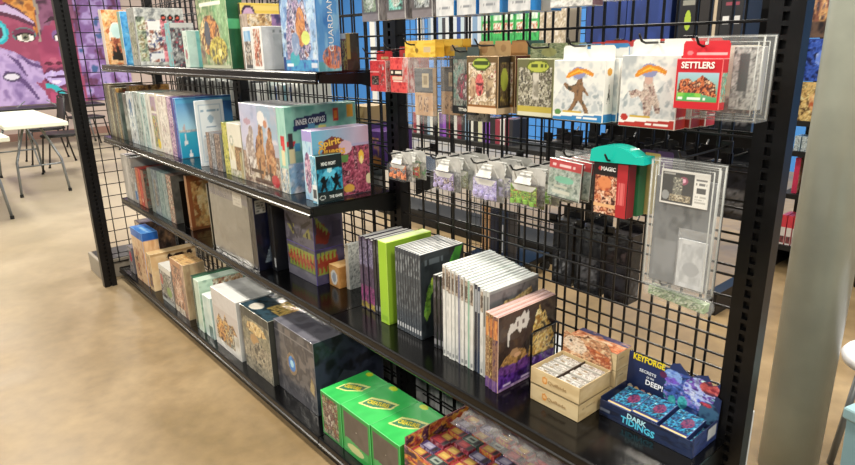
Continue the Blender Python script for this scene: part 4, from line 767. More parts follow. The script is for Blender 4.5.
gbox('board_game_box', 'very large slate-grey game box with glowing blue round emblem, bottom shelf', 'game box', 2.026, 2.328, -.362, .31, zB, .30,
     front=[(F0,N(4,['4a4c54','5c5c62','3c3e48','6a6668'],735)),(El(.42,.5,.13,.16),N(9,['6a5a48','8a7860','4a4440'],736)),(El(.42,.5,.09,.11),N(5,['1c5ca8','3a8cdc','2c74c8'],737)),(El(.42,.5,.045,.055),'a8dcf4'),(R(0,.86,1,.88),'74747a'),(Po((.85,.3),(.9,.5),(.97,.42),(.95,.25)),N(8,['8a7a50','b0a078'],738)),(R(0,0,1,.18),N(5,['3f4148','55555c'],739))],
     right=[(F0,N(4,['2c3040','3a4054','24262e'],740)),(Po((.1,.2),(.4,.5),(.6,.4),(.3,.1)),'4a5060')], top=[(F0,N(3,['5c5c64','6e6e78','54545e'],741)),(Tx(.1,.35,.45,.5,1,3),'a8a8b0'),(R(.45,.6,.95,.9),N(8,['4a4a54','787884'],742))], base='42444e', edge='7a7c86')
gside = [(F0,'2c9c44'),(R(.1,.1,.9,.85),'236f34')]
def greenbox(x0, x1, h, lab, front, tx, ang=0):
    o = gbox('deck_box', lab, 'game box', x0, x1, -.399, .205, zB, h, front=front, right=gside,
        top=[(F0,N(3,['2fb052','38bc5a'],745)),(El(.9 if ang else .25,.93,.12,.06),'c8e030'),(Po((.2,.22),(.55,.3),(.86,.5),(.84,.7),(.5,.62),(.22,.5)),'d8e08c'),(Po((.24,.26),(.55,.34),(.82,.52),(.8,.64),(.5,.56),(.26,.46)),'3a7a58')], base='2aa048', edge='6fd888', m='card')
    put_text(o, 'top', 'CREATURES', .52, .46, (x1-x0)*.5, .022, 'd8c838', .42, (x1-x0, .205, h), bold=.03)
    return o
greenbox(2.424, 2.552, .172, 'bright green card box with forest art front, leftmost of three', [(F0,'2c9040'),(R(.06,.04,.84,.94),N(8,['5a5a48','a8a088','3a4434','8a4a44','7a9a5a'],746)),(El(.4,.5,.2,.3),N(9,['b0a894','6a4a44','dcd8c8'],747))], 0)
gfront = [(F0,'2a9c44'),(R(.06,.3,.94,.92),N(3,['5c544c','6a6058'],748)),(Po((.05,.05),(.9,.12),(.9,.26),(.2,.36),(.08,.34)),'4aa85c'),(El(.45,.18,.3,.09),'c8cc90'),(R(.5,.6,.52,.62),'c8c0b8')]
greenbox(2.558, 2.722, .176, 'bright green card box with brown window panel, middle of three', gfront, 1)
greenbox(2.728, 2.876, .18, 'bright green card box with brown window panel, right of three', gfront, 1)
# display tray of wrapped packs
t = thing('display_tray', 'open maroon display tray full of red and gold wrapped packs on bottom shelf', 'card display', (3.15, -.40, zB))
ta = [(F0,N(8,['7a2c34','c8583c','e09a3c','4a2440','9a6a78'],751))]
artmesh('tray_front', .50, .003, .20, front=ta+[(R(.12,.1,.98,.92),N(5,['6a4a48','8a6460','5a3c44'],752))], base='6a3038', edge='b88880', parent=t, res=.003)
artmesh('tray_side', .003, .27, .225, right=ta, left=ta, base='6a3038', edge='b07870', parent=t, org=(-.2485, .003, 0), res=.003)
artmesh('tray_side', .003, .27, .20, base='6a3038', edge='b07870', parent=t, org=(.2485, .003, 0))
artmesh('tray_back', .50, .003, .21, base='5a2c34', parent=t, org=(0, .274, 0))
artmesh('tray_base', .494, .27, .003, base='3a2024', parent=t, org=(0, .003, 0))
rnd = random.Random(3)
gp = 'gold-labelled packs standing in the maroon tray'
cols = [['8c2c34','c85048','d8a848'],['3a2c54','8a7aa8','c8c0d8'],['6a2438','b04458','e0a0a8'],['2c3c3c','6a8a7c','b0b89c']]
pack_me = []
for v in range(4):
    o = artmesh('card_pack', .062, .03, .175, front=[(F0,N(6,cols[v],760+v))], top=[(F0,cols[v][0]),(R(.2,.12,.72,.88),['b0904a','8c88a0','b04048','8a9488'][v]),(R(.3,.3,.62,.7),['c8a858','a8a4b4','c85858','2c3434'][v]),(R(.8,.1,.95,.9),'2a2024')], right=[(F0,N(6,cols[v],765+v))], base=cols[v][0], edge=cols[v][0], m=M['wrap'], res=.004)
    o.location = (0, 0, -50); pack_me.append(o)
for ix in range(7):
    for iy in range(7):
        o = bpy.data.objects.new('card_pack', pack_me[(ix*3+iy) % 4].data if (ix+iy) % 3 else pack_me[0].data); COL.objects.link(o)
        o.location = (3.15-.204+ix*.068, -.388+iy*.0365, zB+.009+rnd.uniform(0, .012)); o.rotation_euler = (rnd.uniform(-.02, .02), 0, 0)
        tag(o, 'wrapped red, gold and violet card pack standing in the maroon tray', 'card pack', gp)
for o in pack_me: bpy.data.objects.remove(o)
# crumpled clear film over the back of the tray
def crumple(name, x0, x1, y0, y1, z, amp, seed, m, parent=None, n=44):
    r = np.random.RandomState(seed); U, V = np.meshgrid(np.linspace(0, 1, n), np.linspace(0, 1, n), indexing='ij')
    a = vnoise(U.ravel(), V.ravel(), 7, 900+seed); b = vnoise(U.ravel(), V.ravel(), 15, 901+seed)
    env = np.sin(np.pi*U.ravel())**.35*np.sin(np.pi*V.ravel())**.35
    hgt = z+amp*env*(.25+.8*np.abs(a-.5)*2+.5*np.abs(b-.5))
    P = [(x0+(x1-x0)*u+.012*(p-.5), y0+(y1-y0)*v+.012*(q-.5), hh) for u, v, hh, p, q in zip(U.ravel(), V.ravel(), hgt, b, a)]
    F = [(i*n+j, (i+1)*n+j, (i+1)*n+j+1, i*n+j+1) for i in range(n-1) for j in range(n-1)]
    mb = MB(); mb.add(P, F); o = mb.build(name, m, parent)
    md = o.modifiers.new('thick', 'SOLIDIFY'); md.thickness = .0006; return o
o = crumple('crumpled_film', 2.93, 3.38, -.235, -.065, zB+.215, .10, 4, M['film2']); tag(o, 'crumpled clear plastic film bunched over the back of the maroon tray', 'plastic wrap')

# ------------------------------------------------------------------ goods hanging from the grid
def hook(x, z, L, label='black wire peg hook on the grid carrying hanging packs', group='peg hooks on the wire grid'):
    t = thing('peg_hook', label, 'hook', (x, 0, z), group=group)
    mb = MB(); mb.tube([(0, -.036, 0), (0, -.036-L+.02, -.001), (0, -.036-L+.006, .003), (0, -.036-L-.004, .016)], .0024); mb.build('prong', M['wire'], t, smooth=True)
    mb = MB(); mb.box(-.012, -.041, -.014, .012, -.0345, .012, .001); mb.build('clip', M['wire'], t)
    return t
TAB = [(0,0),(1,0),(1,1),(.56,1),(.56,.72),(.44,.72),(.44,1),(0,1)]
def hang(name, label, cat, x0, x1, zt, zb, y, dep, tabh, front, right, base, tabcol, m='card', group=None, tab_ops=None, tabw=1., edge=None, res=.002, holes=True, rz=0, tw=None):
    w = x1-x0; t = thing(name, label, cat, ((x0+x1)/2, y, zb), rz, group)
    h = zt-zb-tabh
    artmesh('pack_body', w, dep, h, front, right, base=base, edge=edge, m=M[m], parent=t, res=res)
    if tabh > 0:
        artpanel('hang_tab', w*tabw, tabh, tab_ops or [(F0, tabcol)], poly=[(0,0),(1,0),(1,.8),(.96,1),(.54,1),(.54,.75),(.46,.75),(.46,1),(.04,1),(0,.8)] if holes else None, t=.001, base=tabcol, m=M[m], parent=t, loc=(0, dep-.0015, h), res=res)
    return t
# --- the row at eye height
redf = [(F0,N(5,['c0343a','d8484c','a82c34'],801)),(R(.1,.2,.55,.52),'4a3c3c'),(R(.14,.24,.5,.48),N(12,['8a7a74','2a2424','b8a8a0'],802)),(R(0,.62,.9,.66),'e8a8a8'),(R(.6,.2,.95,.9),N(7,['b8b0b0','c83c40','8a5a58'],803))]
hang('hanging_pack', 'red clamshell pack with grey badge, leftmost of the hanging reds', 'hanging pack', 2.477, 2.56, 1.39, 1.267, -.16, .03, .028, redf, [(F0,N(6,['a82c30','d8c8c4','c03c3c'],804))], 'b83438', 'c8383c', 'wrap', tab_ops=[(F0,'c4363a'),(R(.3,.1,.75,.4),'b8a878')], edge='e8b0ac')
hook(2.514, 1.385, .17)
redg = [(F0,N(5,['c43a3e','e05450','b02c34'],805)),(R(0,.48,.8,.66),'2c2422'),(Tx(.04,.5,.76,.64,1,4),'e8e0d0'),(R(.1,.36,.95,.46),'e0c8b0'),(R(.15,.3,1,.34),'f0dcd0'),(R(.7,.3,1,1),N(7,['c8a8a4','c44844'],806))]
hang('hanging_pack', 'red clamshell pack with black and cream banner beside the yellow bag', 'hanging pack', 2.59, 2.675, 1.402, 1.268, -.165, .04, .03, redg, [(F0,N(6,['b03034','d8b8b4'],807))], 'bc383c', 'c8383c', 'wrap', tab_ops=[(F0,'c8383c'),(R(.2,.0,.8,.35),'8a8074')], edge='ecb4b0')
hook(2.622, 1.396, .17)
hang('hanging_pack', 'red clamshell pack hanging directly behind the banner one', 'hanging pack', 2.585, 2.67, 1.402, 1.268, -.11, .035, .03, redf, [(F0,'b03034')], 'b03438', 'b8363a', 'wrap')
# yellow topped bag with token tiles
def token_bag(x0, x1, zt, zb, y, label, seed):
    w = x1-x0; h = zt-zb; t = thing('token_bag', label, 'hanging pack', ((x0+x1)/2, y, zb))
    artpanel('header_card', w, .045, [(F0,N(3,['d8b03a','e8c450','c89c30'],seed)),(R(.62,.3,.86,.6),'c8b48c'),(El(.4,.4,.05,.15),'8a6a20')], t=.0015, base='d8b040', parent=t, loc=(0, -.002, h-.045), res=.002)
    artpanel('header_card', w, .045, [(F0,'d0a838')], t=.0015, base='d8b040', parent=t, loc=(0, .03, h-.045), res=.004)
    artmesh('token_sheet', w*.62, .014, h*.58, front=[(F0,'4a4c4e'),(R(.0,.52,1,1),N(4,['55575a','3c3e42'],seed+1)),(R(.42,.6,.78,.9),'b8a888'),(R(.5,.66,.7,.84),'8a7a5c'),(R(.0,.0,1,.5),N(4,['b08a64','c8a47c'],seed+2)),(R(.2,.1,.4,.42),N(20,['5a4030','c0a080'],seed+3)),(R(.5,.08,.75,.4),N(20,['5a4030','c0a080'],seed+4)),(R(0,.49,1,.52),'2a2a2a')], right=[(F0,'a88860')], base='8a7458', parent=t, org=(.004, .006, .022), res=.0016)
    mb = MB(); n = 12
    for s in (0, 1):
        P = [((i/(n)-.5)*w*1.0, (-.001-.010*math.sin(math.pi*i/n)*math.sin(math.pi*min(1, j/n*1.05))) if s == 0 else .03+.004*math.sin(math.pi*i/n)*math.sin(math.pi*j/n), j/n*(h-.03)) for i in range(n+1) for j in range(n+1)]
        mb.add(P, [(i*(n+1)+j, (i+1)*(n+1)+j, (i+1)*(n+1)+j+1, i*(n+1)+j+1) for i in range(n) for j in range(n)])
    mb.build('clear_bag', M['film'], t, smooth=True); return t
token_bag(2.712, 2.842, 1.418, 1.19, -.2, 'clear bag of square game tiles under a yellow header card', 811)
token_bag(2.76, 2.885, 1.42, 1.19, -.14, 'second yellow headed clear bag hanging behind the tile bag', 821)
hook(2.755, 1.408, .2)
hang('hanging_pack', 'black pack with grey-teal battle art and white title, left of tan boxes', 'hanging pack', 2.862, 2.956, 1.398, 1.222, -.16, .012, .03, [(F0,N(7,['4a6460','7a948c','8a8a84','2c3836'],831)),(El(.5,.5,.3,.25),N(9,['b8b0ac','6a5a5c','9a4a5c'],832)),(R(0,0,1,.14),'17191a'),(R(0,0,.05,1),'17191a'),(R(.95,0,1,1),'17191a')], [(F0,'1c1e20')], '1c1e20', '50605e', 'wrap', tab_ops=[(F0,'5c6c6a')])
lettering('TITANS', .042, .009, 'e8e8e0', bpy.data.objects[[o.name for o in bpy.data.objects if o.type == 'EMPTY' and o.name.startswith('hanging_pack')][-1]], (0, -.0008, .0125), (H, 0, 0), bold=.02)
hang('hanging_pack', 'grey pack hanging low behind the black battle pack', 'hanging pack', 2.88, 2.96, 1.39, 1.20, -.12, .012, .03, [(F0,N(6,['8a8c8a','b8b8b4','5a5c5a'],833))], [(F0,'8a8c8a')], '8a8c8a', '6a7270', 'wrap')
hook(2.908, 1.388, .16)
def gear(s): return [(F0,'6a5434'),(R(.03,.0,.97,.1),'e0c8a8'),(R(.05,.13,.95,.9),N(9,['d8c0a0','a89070','e8d8c0','8a4a44'],s)),(El(.42,.5,.14,.2),N(10,['b03c44','d86a68','5a2c30'],s+1)),(El(.2,.45,.1,.2),N(9,['8a6a54','c8a888'],s+2)),(El(.72,.45,.1,.2),N(9,['6a5a4c','b8a080'],s+3)),(R(.03,.1,.97,.15),'8a5a2c'),(Po((.15,.84),(.3,.98),(.65,.98),(.8,.86),(.62,.76),(.34,.76)),'4a5a24'),(El(.47,.88,.26,.09),'a8bc48'),(Tx(.25,.83,.7,.94,1,5),'3c4a1c'),(R(0,.12,.06,.9),'5a4428'),(R(.94,.12,1,.9),'5a4428')]
gside2 = lambda c: [(F0,c),(R(.15,.15,.85,.9),N(9,['2a2420','5a4a34','8a7a3c'],841)),(El(.5,.6,.3,.2),'98a040'),(R(0,0,1,.1),'c8b090')]
for i, (y, c, tc) in enumerate(((-.185, '2c2620', 'd8b078'), (-.135, '6a3a2c', 'c89a64'), (-.085, '8a3c38', '4a8a88'))):
    hang('miniature_box', ['tan headed miniature box with parchment scene and green badge, front one', 'second tan miniature box right behind the front parchment one', 'teal headed miniature box at the back of the tan stack'][i], 'hanging pack', 2.945+.012*i, 3.058+.012*i, 1.412, 1.232, y, .046, .036, gear(845+9*i), gside2(c), c, tc, edge='c8a880', tab_ops=[(F0,N(3,[tc,tc],1)),(El(.18,.5,.12,.35),'b88a58'),(El(.78,.5,.08,.25),'c09460')])
hook(3.0, 1.402, .17)
def gear2(s): return [(F0,'6a6a48'),(R(.03,.0,.97,.07),'d0d0b8'),(R(.03,.07,.97,.17),'b8a848'),(R(.05,.18,.95,.86),N(11,['8a8a74','5a5448','b8b4a0','3c3a34'],s)),(R(.45,.3,.6,.8),N(10,['c8c4b8','8a8678'],s+1)),(Po((.25,.86),(.35,.98),(.8,.98),(.9,.86),(.75,.76),(.4,.76)),'5a6424'),(El(.58,.87,.28,.09),'b0b84c'),(Tx(.35,.83,.8,.93,1,7),'4a5420')]
for i, y in enumerate((-.18, -.125)):
    hang('miniature_box', ['olive headed miniature box with grey battle scene left of the white monster box', 'rear olive miniature box behind the grey battle scene one'][i], 'hanging pack', 3.115+.012*i, 3.228+.012*i, 1.404, 1.236, y, .05, .034, gear2(871+5*i), gside2('5a5c3c'), '6a6c48', '8a9468', edge='c0c4a0', tab_ops=[(F0,N(6,['7a8a5c','a8b088','5a6a4a'],873)),(El(.5,.4,.2,.3),'b0b070')])
hook(3.17, 1.395, .17)
def monk(s, c, dark=False):
    fig = [(Po((.26,.12),(.34,.2),(.42,.34),(.44,.46),(.28,.52),(.2,.6),(.24,.64),(.34,.58),(.46,.62),(.5,.72),(.58,.72),(.6,.6),(.72,.44),(.7,.42),(.6,.5),(.6,.36),(.7,.22),(.74,.12),(.66,.12),(.6,.24),(.52,.34),(.44,.22),(.36,.12)), N(12,['5a4434','8a6a4c','3c3c30'],s+5)), (El(.53,.74,.05,.05), '6a4434')] if not dark else \
          [(Po((.2,.4),(.16,.5),(.3,.54),(.4,.5),(.42,.66),(.56,.68),(.62,.54),(.72,.34),(.74,.2),(.66,.2),(.6,.34),(.56,.16),(.46,.16),(.42,.34),(.34,.44)), N(11,['a89088','c8b8ac','7a5a58'],s+5)), (El(.5,.68,.08,.07), 'c8a89c')]
    return [(F0,Vg('d8dcdc','eceee8')),(R(0,.12,1,1),N(4,['c9d0d2','e4e6e2','b4bcc0'],s)),(Po((.0,.3),(.2,.6),(.3,.4),(.5,.7),(.65,.5),(.8,.66),(1,.3),(1,.14),(0,.14)),N(7,['b8c0c4','d4d8d8','9aa6ac'],s+1))]+fig+\
      [(El(.5,.8,.14,.1),'8a90b8'),(Po((.24,.72),(.3,.8),(.46,.88),(.66,.86),(.8,.8),(.78,.74),(.6,.8),(.42,.76),(.28,.7)),'d88c28'),(Po((.28,.74),(.5,.82),(.76,.78),(.5,.85)),'f0c040'),(R(0,0,1,.14),'eeeeea'),(Po((0,0),(0,.05),(1,.12),(1,0)),c),(El(.1,.13,.07,.05),c if dark else '5a8a4c'),(R(.2,.13,.58,.17),'c8a838'),(Tx(.5,.03,.9,.08,1,2),'f0f0ec')]
def mside(c): return [(F0,c),(R(0,.14,1,1),'e2e3df' if c == '2f7fbc' else c),(El(.5,.82,.3,.06),'c89030'),(Po((.3,.3),(.45,.5),(.5,.62),(.6,.5),(.7,.3),(.5,.4)),'4a4c48' if c == '2f7fbc' else 'd88c60'),(R(0,.0,1,.12),c),(Tx(.1,.12,.9,.17,1,3),'e8e8e4')]
for i, (c, tc) in enumerate((('2f7fbc','e6e7e2'), ('2f7fbc','3c8cc8'), ('b03028','c04038'), ('b03028','b83830'))):
    hang('miniature_box', ['white and blue monster miniature box with running swordsman, front one', 'blue headed monster miniature box second on its hook', 'red monster miniature box third on the swordsman hook', 'red monster miniature box at the back of the swordsman hook'][i], 'hanging pack', 3.243+.010*i, 3.377+.010*i, 1.398+.003*i, 1.237, -.2+.037*i, .034, .03, monk(881+3*i, c), mside(c), 'd8dad6', tc, edge='f0f0ec', tab_ops=[(F0,tc),(Po((0,.3),(1,.75),(1,0),(0,0)),'e9eae5')])
hook(3.30, 1.398, .19)
for i, (c, tc) in enumerate((('b03028','e6e7e2'), ('b03028','c04038'), ('b03028','b83830'))):
    hang('miniature_box', ['white and red monster miniature box with stone giant, front one', 'red headed monster miniature box second behind the stone giant', 'red monster miniature box at the back behind the stone giant'][i], 'hanging pack', 3.415+.008*i, 3.541+.008*i, 1.408, 1.236, -.2+.046*i, .040, .03, monk(901+3*i, c, True), mside(c), 'd8dad6', tc, edge='f0f0ec', tab_ops=[(F0,tc),(Po((0,.2),(1,.8),(1,0),(0,0)),'e9eae5')])
hook(3.468, 1.402, .19)
# settlers style card pack in front of a clear case
st = hang('card_game_pack', 'red hanging card game box titled SETTLERS with raiders and green field', 'hanging pack', 3.552, 3.638, 1.403, 1.283, -.235, .022, .03,
   [(F0,'c8202c'),(R(.04,.14,.96,.74),Vg('4aa05a','a8ccdc')),(Po((.06,.3),(.1,.58),(.3,.62),(.4,.54),(.6,.68),(.9,.5),(.94,.24),(.6,.3),(.3,.26)),N(11,['8a3c28','d87a4c','5a2c24','e8b890'],911)),(R(.06,.2,.6,.32),N(7,['4ab04a','8ac850'],912)),(Tx(.08,.15,.7,.26,1,4),'e8f0e8'),(R(0,0,1,.1),'c8202c')],
   [(F0,'c02430'),(R(0,.14,1,.74),N(8,['d8c89c','6ab8a8','c86a4c'],913))], 'c4242e', 'd02c34', 'card', tab_ops=[(F0,'d42c38'),(Tx(.3,.1,.95,.4,1,5),'f0c0c0'),(El(.16,.3,.07,.14),'e8888c')], edge='e87878', res=.0015)
lettering('SETTLERS', .062, .012, 'f4f0ec', st, (-.002, -.0008, .0785), (H, 0, 0), bold=.03)
hook(3.59, 1.395, .205)
def clear_shell(name, label, cat, x0, x1, z0, z1, y, dep, parts_fn=None, m='clear', wall=.0015, rz=0, rot=None):
    w = x1-x0; h = z1-z0; t = thing(name, label, cat, ((x0+x1)/2, y, z0), rz, rot=rot)
    mb = MB()
    # moulded rim and faces
    for (a0,b0,c0,a1,b1,c1) in ((-w/2,0,0,w/2,wall,h),(-w/2,dep-wall,0,w/2,dep,h),(-w/2,wall,0,-w/2+wall,dep-wall,h),(w/2-wall,wall,0,w/2,dep-wall,h),(-w/2,wall,0,w/2,dep-wall,wall),(-w/2,wall,h-wall,w/2,dep-wall,h)): mb.box(a0,b0,c0,a1,b1,c1)
    mb.build('clear_shell', M[m], t)
    mb = MB(); r = .0022
    for yy in (.002, dep-.002):
        mb.tube([(-w/2+.003,yy,.003),(w/2-.003,yy,.003),(w/2-.003,yy,h-.003),(-w/2+.003,yy,h-.003)], r, 6, True)
        mb.tube([(-w/2+.012,yy,.012),(w/2-.012,yy,.012),(w/2-.012,yy,h-.012),(-w/2+.012,yy,h-.012)], r*.7, 6, True)
    mb.build('moulded_rim', M['frost'], t, smooth=True)
    return t
t = clear_shell('clear_case', 'clear plastic hinged case with grey insert hanging behind the red card box', 'plastic case', 3.566, 3.70-.008, 1.262, 1.412, -.205, .05)
artmesh('insert', .05, .02, .11, front=[(F0,N(6,['8a8c8c','b8bab8','4a4c4e'],921)),(R(.2,.3,.6,.9),'3a3c40')], right=[(F0,'8a8a88')], base='9a9c9a', parent=t, org=(.028, .02, .02), res=.003)
artmesh('paper_insert', .10, .001, .12, front=[(F0,N(4,['c8c0a8','d8d4c8'],922)),(R(0,0,1,.25),N(8,['8a4a48','5a4a48','a89c98'],923))], base='c8c4b8', parent=t, org=(-.008, .035, .012), res=.004)

# --- top row, only the lower ends in view
def toprow(x0, x1, zb, y, front, right, base, label, tabc='d8d8d4'):
    hang('hanging_pack', label, 'hanging pack', x0, x1, zb+.16, zb, y, .04, .03, front, right, base, tabc, 'wrap', edge='d8dad8', res=.003)
tg = lambda s, c: [(F0,'5a5658'),(R(.12,.2,.88,1),N(8,['3a3a3a',c,'5a5c5a'],s)),(El(.5,.45,.25,.2),N(12,[c,'b8c0b8','5a605c'],s+1)),(R(0,0,1,.14),'7a7478')]
for x, c, s, lab in ((2.505,'8a9a84',931,'grey blister pack with sage terrain piece, top row far left'), (2.63,'7ac0b4',933,'grey blister pack with mint terrain piece, top row'), (2.745,'a8b0b4',935,'grey blister pack with pale crystal piece, top row')):
    toprow(x, x+.085, 1.477, -.2, tg(s, c), [(F0,N(6,['6a6668','a8a4a4'],s+5))], '6a6668', lab)
    hook(x+.04, 1.63, .18)
for i, (x, c, lab) in enumerate(((2.845,'2f86d0','white box with blue side, leftmost of the blue-and-white top row'), (2.925,'2a7ccc','white box with bright blue side, second of the blue-and-white top row'), (3.005,'3a8cd4','white box with blue lower edge, third of the blue-and-white top row'), (3.10,'2f80c8','white box with blue side, fourth of the blue-and-white top row'))):
    toprow(x, x+.068, 1.476, -.2, [(F0,N(4,['d8dadc','c0c4c8'],941+i)),(Tx(.2,.1,.8,.2,1,3),'8a8e94')], [(F0,c),(R(.0,.3,.4,.5),'d8e0e8')], 'c8ccd0', lab)
    toprow(x+.012, x+.08, 1.476, -.14, [(F0,'cfd2d4')], [(F0,c)], 'c8ccd0', lab.replace('white box', 'rear white box'))
    hook(x+.034, 1.63, .18)
toprow(3.225, 3.335, 1.478, -.2, [(F0,N(5,['c8cac8','e0e0dc','9a9c9c'],951))], [(F0,'7a5c60')], 'c4c4c0', 'pale boxed pack in the top row above the swordsman box')
t = clear_shell('clear_case', 'clear wrapped pack at the top edge above the stone giant box', 'plastic case', 3.36, 3.47, 1.484, 1.62, -.2, .04, m='film')
artmesh('insert', .08, .02, .11, front=[(F0,N(7,['6a4a4c','b8a8a4','8a8a88'],952))], base='8a8280', parent=t, org=(0, .01, .012))

# --- small blister packs on the second hook row
def dice(x0, x1, zt, zb, y, cols, seed, label, card='c8c8c4'):
    w = x1-x0; h = zt-zb; t = thing('dice_blister', label, 'hanging pack', ((x0+x1)/2, y, zb))
    artpanel('backing_card', w, h, [(F0,N(4,[card,'b4b4b0'],seed)),(R(0,0,1,.6),N(6,[cols[2],'8a8c8a','b8bab8'],seed+1))], poly=[(0,0),(1,0),(1,.88),(.92,1),(.08,1),(0,.88)], t=.0012, base=card, parent=t, loc=(0, .03, 0), res=.003)
    mb = MB(); b = [(-w*.46,0,.004),(w*.46,0,.004),(w*.46,0,h*.52),(w*.3,0,h*.66),(-w*.3,0,h*.66),(-w*.46,0,h*.52)]
    n = len(b); vs = [(p[0]*.94, .002, p[2]) for p in b]+[(p[0], .029, p[2]) for p in b]
    mb.add(vs, [tuple(range(n))]+[(i, (i+1) % n, n+(i+1) % n, n+i) for i in range(n)]); mb.build('blister', M['clear'], t)
    artpanel('paper_insert', w*.8, h*.5, [(F0,N(7,cols,seed+2)),(El(.4,.4,.3,.3),N(9,cols[::-1],seed+3)),(Po((.0,1),(.2,.7),(.8,.7),(1,1)),'d8d8d4')], t=.001, base=cols[0], parent=t, loc=(0, .012, .008), res=.002)
    mb = MB(); rd = random.Random(seed)
    for i in range(4):
        X = -w*.3+w*.2*i; Z = .012+rd.uniform(0, .012); s = .0055
        mb.box(X-s, .004, Z-s, X+s, .011, Z+s, .001)
    mb.build('game_piece', solid('dc%d' % seed, cols[1], rough=.2, coat=.6), t)
    # white folded hanger
    mb = MB(); a = .0022
    mb.tube([(-w*.32, .026, h*.62), (-w*.3, .012, h*.93), (w*.26, .012, h*.93), (w*.33, .026, h*.62)], a, 5)
    mb.build('white_hanger', solid('hangerwhite', 'd2d3cf', rough=.35), t)
    artpanel('hang_tab', w*.5, h*.3, [(F0,'d0d1cd')], poly=[(0,0),(1,0),(.85,1),(.15,1)], t=.001, base='c8c8c4', parent=t, loc=(0, .006, h*.62), rot=(-.5, 0, 0), res=.004)
    return t
DC = [(2.59, 2.69, 1.09, 1.00, ['c85a34','e08a5a','3c4450','b0b4b8'], 'clear blister pack with orange and slate pieces by the middle post'),
      (2.80, 2.905, 1.10, 1.0, ['8a7ab0','b0a4d0','4a3c44','d8c8b8'], 'blister pack with lilac and brown pieces, second from the middle post'),
      (2.962, 3.07, 1.108, 1.0, ['8a80c0','b4acd8','c0bce0','5c5a80'], 'blister pack full of periwinkle pieces, centre of the small row'),
      (3.098, 3.205, 1.108, 1.008, ['b03438','7cb040','5a5c30','a8cc58'], 'blister pack with red and lime green pieces, right of the periwinkle ones')]
for i, (a, b, zt, zb, c, lab) in enumerate(DC):
    for k in range(2 if i == 0 else 3):
        cc = c if k == 0 else [['c8a83a','b04a4c','5aa06a','d8d4cc'],['6a7a4c','a8aca0','8a8a70','c8c8c0'],['5a5a80','9a98b0','d0d0cc','6c6a7c'],['6a9c38','8ab858','b8bcb0','4c5a30']][i]
        dice(a+.006*k, b+.006*k, zt, zb, -.2+.05*k, cc, 960+20*i+5*k, lab if k == 0 else lab.replace('blister pack', ['', 'middle hung blister pack', 'rearmost blister pack'][k] if i else 'rear blister pack'))
    hook(a+.045, zt-.002, .19)
# card repacks in sleeves
for i in range(6):
    t = thing('card_pack', ['grey-green wrapped card pack with red top, front of its hook', 'grey wrapped card pack second on the hook left of the teal topped box', 'grey wrapped card pack third on the hook', 'grey wrapped card pack fourth on the hook', 'grey wrapped card pack fifth on the hook', 'rearmost grey wrapped card pack on that hook'][i], 'card pack', (3.285+.009*i, -.205+.024*i, 1.055), 0, None, (0, .06, 0))
    if i in (2, 3, 4): t['label'] = 'grey wrapped card pack in the middle of the hanging stack, left of teal'; t['group'] = 'stacked grey card packs on one hook'
    artmesh('pack_body', .092, .008, .092, front=[(F0,N(5,['8a9a90','a8b4ac','6c7c78'],1011)),(R(0,.76,1,1),'b84a4c'),(Tx(.1,.8,.8,.92,1,4),'e8c8c8'),(El(.5,.5,.3,.1),'7ab8a0'),(R(.15,.12,.7,.2),'c8ccc0'),(R(.2,.28,.6,.34),'b8bcb0'),(R(.0,0,1,.04),'4a4c4c')], right=[(F0,'5a5654'),(R(0,.7,1,1),'a84448')], base='6a6a68', edge='d8dcd8', m=M['wrap'], parent=t, res=.002)
    artpanel('hang_tab', .07, .018, [(F0,'c8ccc8')], t=.001, base='c8ccc8', m=M['film'], parent=t, loc=(0, .004, .0915))
hook(3.30, 1.158, .19)
# teal topped card box (MAGIC)
t = thing('card_box', 'black and red MAGIC card box hanging under a turquoise plastic header', 'hanging pack', (3.415, -.215, 1.042))
artmesh('pack_body', .086, .03, .118, front=[(F0,'1c1618'),(R(.06,.02,.7,.75),N(7,['a85838','d8906a','8a3c28','e8b898','4a2420'],1021)),(El(.35,.6,.2,.14),N(9,['d88858','a84c34'],1022)),(R(.7,0,1,1),'b02830'),(Tx(.76,.05,.94,.8,1,4),'d86a6a'),(R(.05,.15,.68,.22),'e0b080'),(El(.2,.88,.06,.04),'d03838')], right=[(F0,'8a2028')], base='2a1c1e', parent=t, res=.0015)
lettering('MAGIC', .036, .009, 'f0f0f0', t, (-.005, -.0006, .103), (H, 0, 0), bold=.03)
mb = MB(); n = 14; pts = []
for i in range(n+1):
    a = i/n; pts.append((-.055+.125*a, .018*math.sin(math.pi*min(1, a*1.15+.05))**.6+.008))
poly = pts+[(.072, -.006), (-.058, -.012)]
mb.prism(poly, 'y', -.006, .036); tp_ = mb.build('turquoise_header', solid('turq', '14bfae', rough=.25, coat=.5), t, loc=(.008, 0, .128))
hook(3.415, 1.164, .2)
for i, (c, lab) in enumerate((('2f7048','deep green card box hanging right behind the MAGIC box'), ('b8a868','straw coloured card box behind the deep green one'), ('6a5484','violet card box behind the straw coloured one'), ('4a4c50','charcoal card box at the back of the MAGIC hook'))):
    hang('card_box', lab, 'hanging pack', 3.385+.01*i, 3.462+.011*i, 1.172, 1.042, -.178+.033*i, .028, .018, [(F0,c)], [(F0,N(5,[c,c],1025)),(R(.1,.1,.9,.9),c)], c, c)
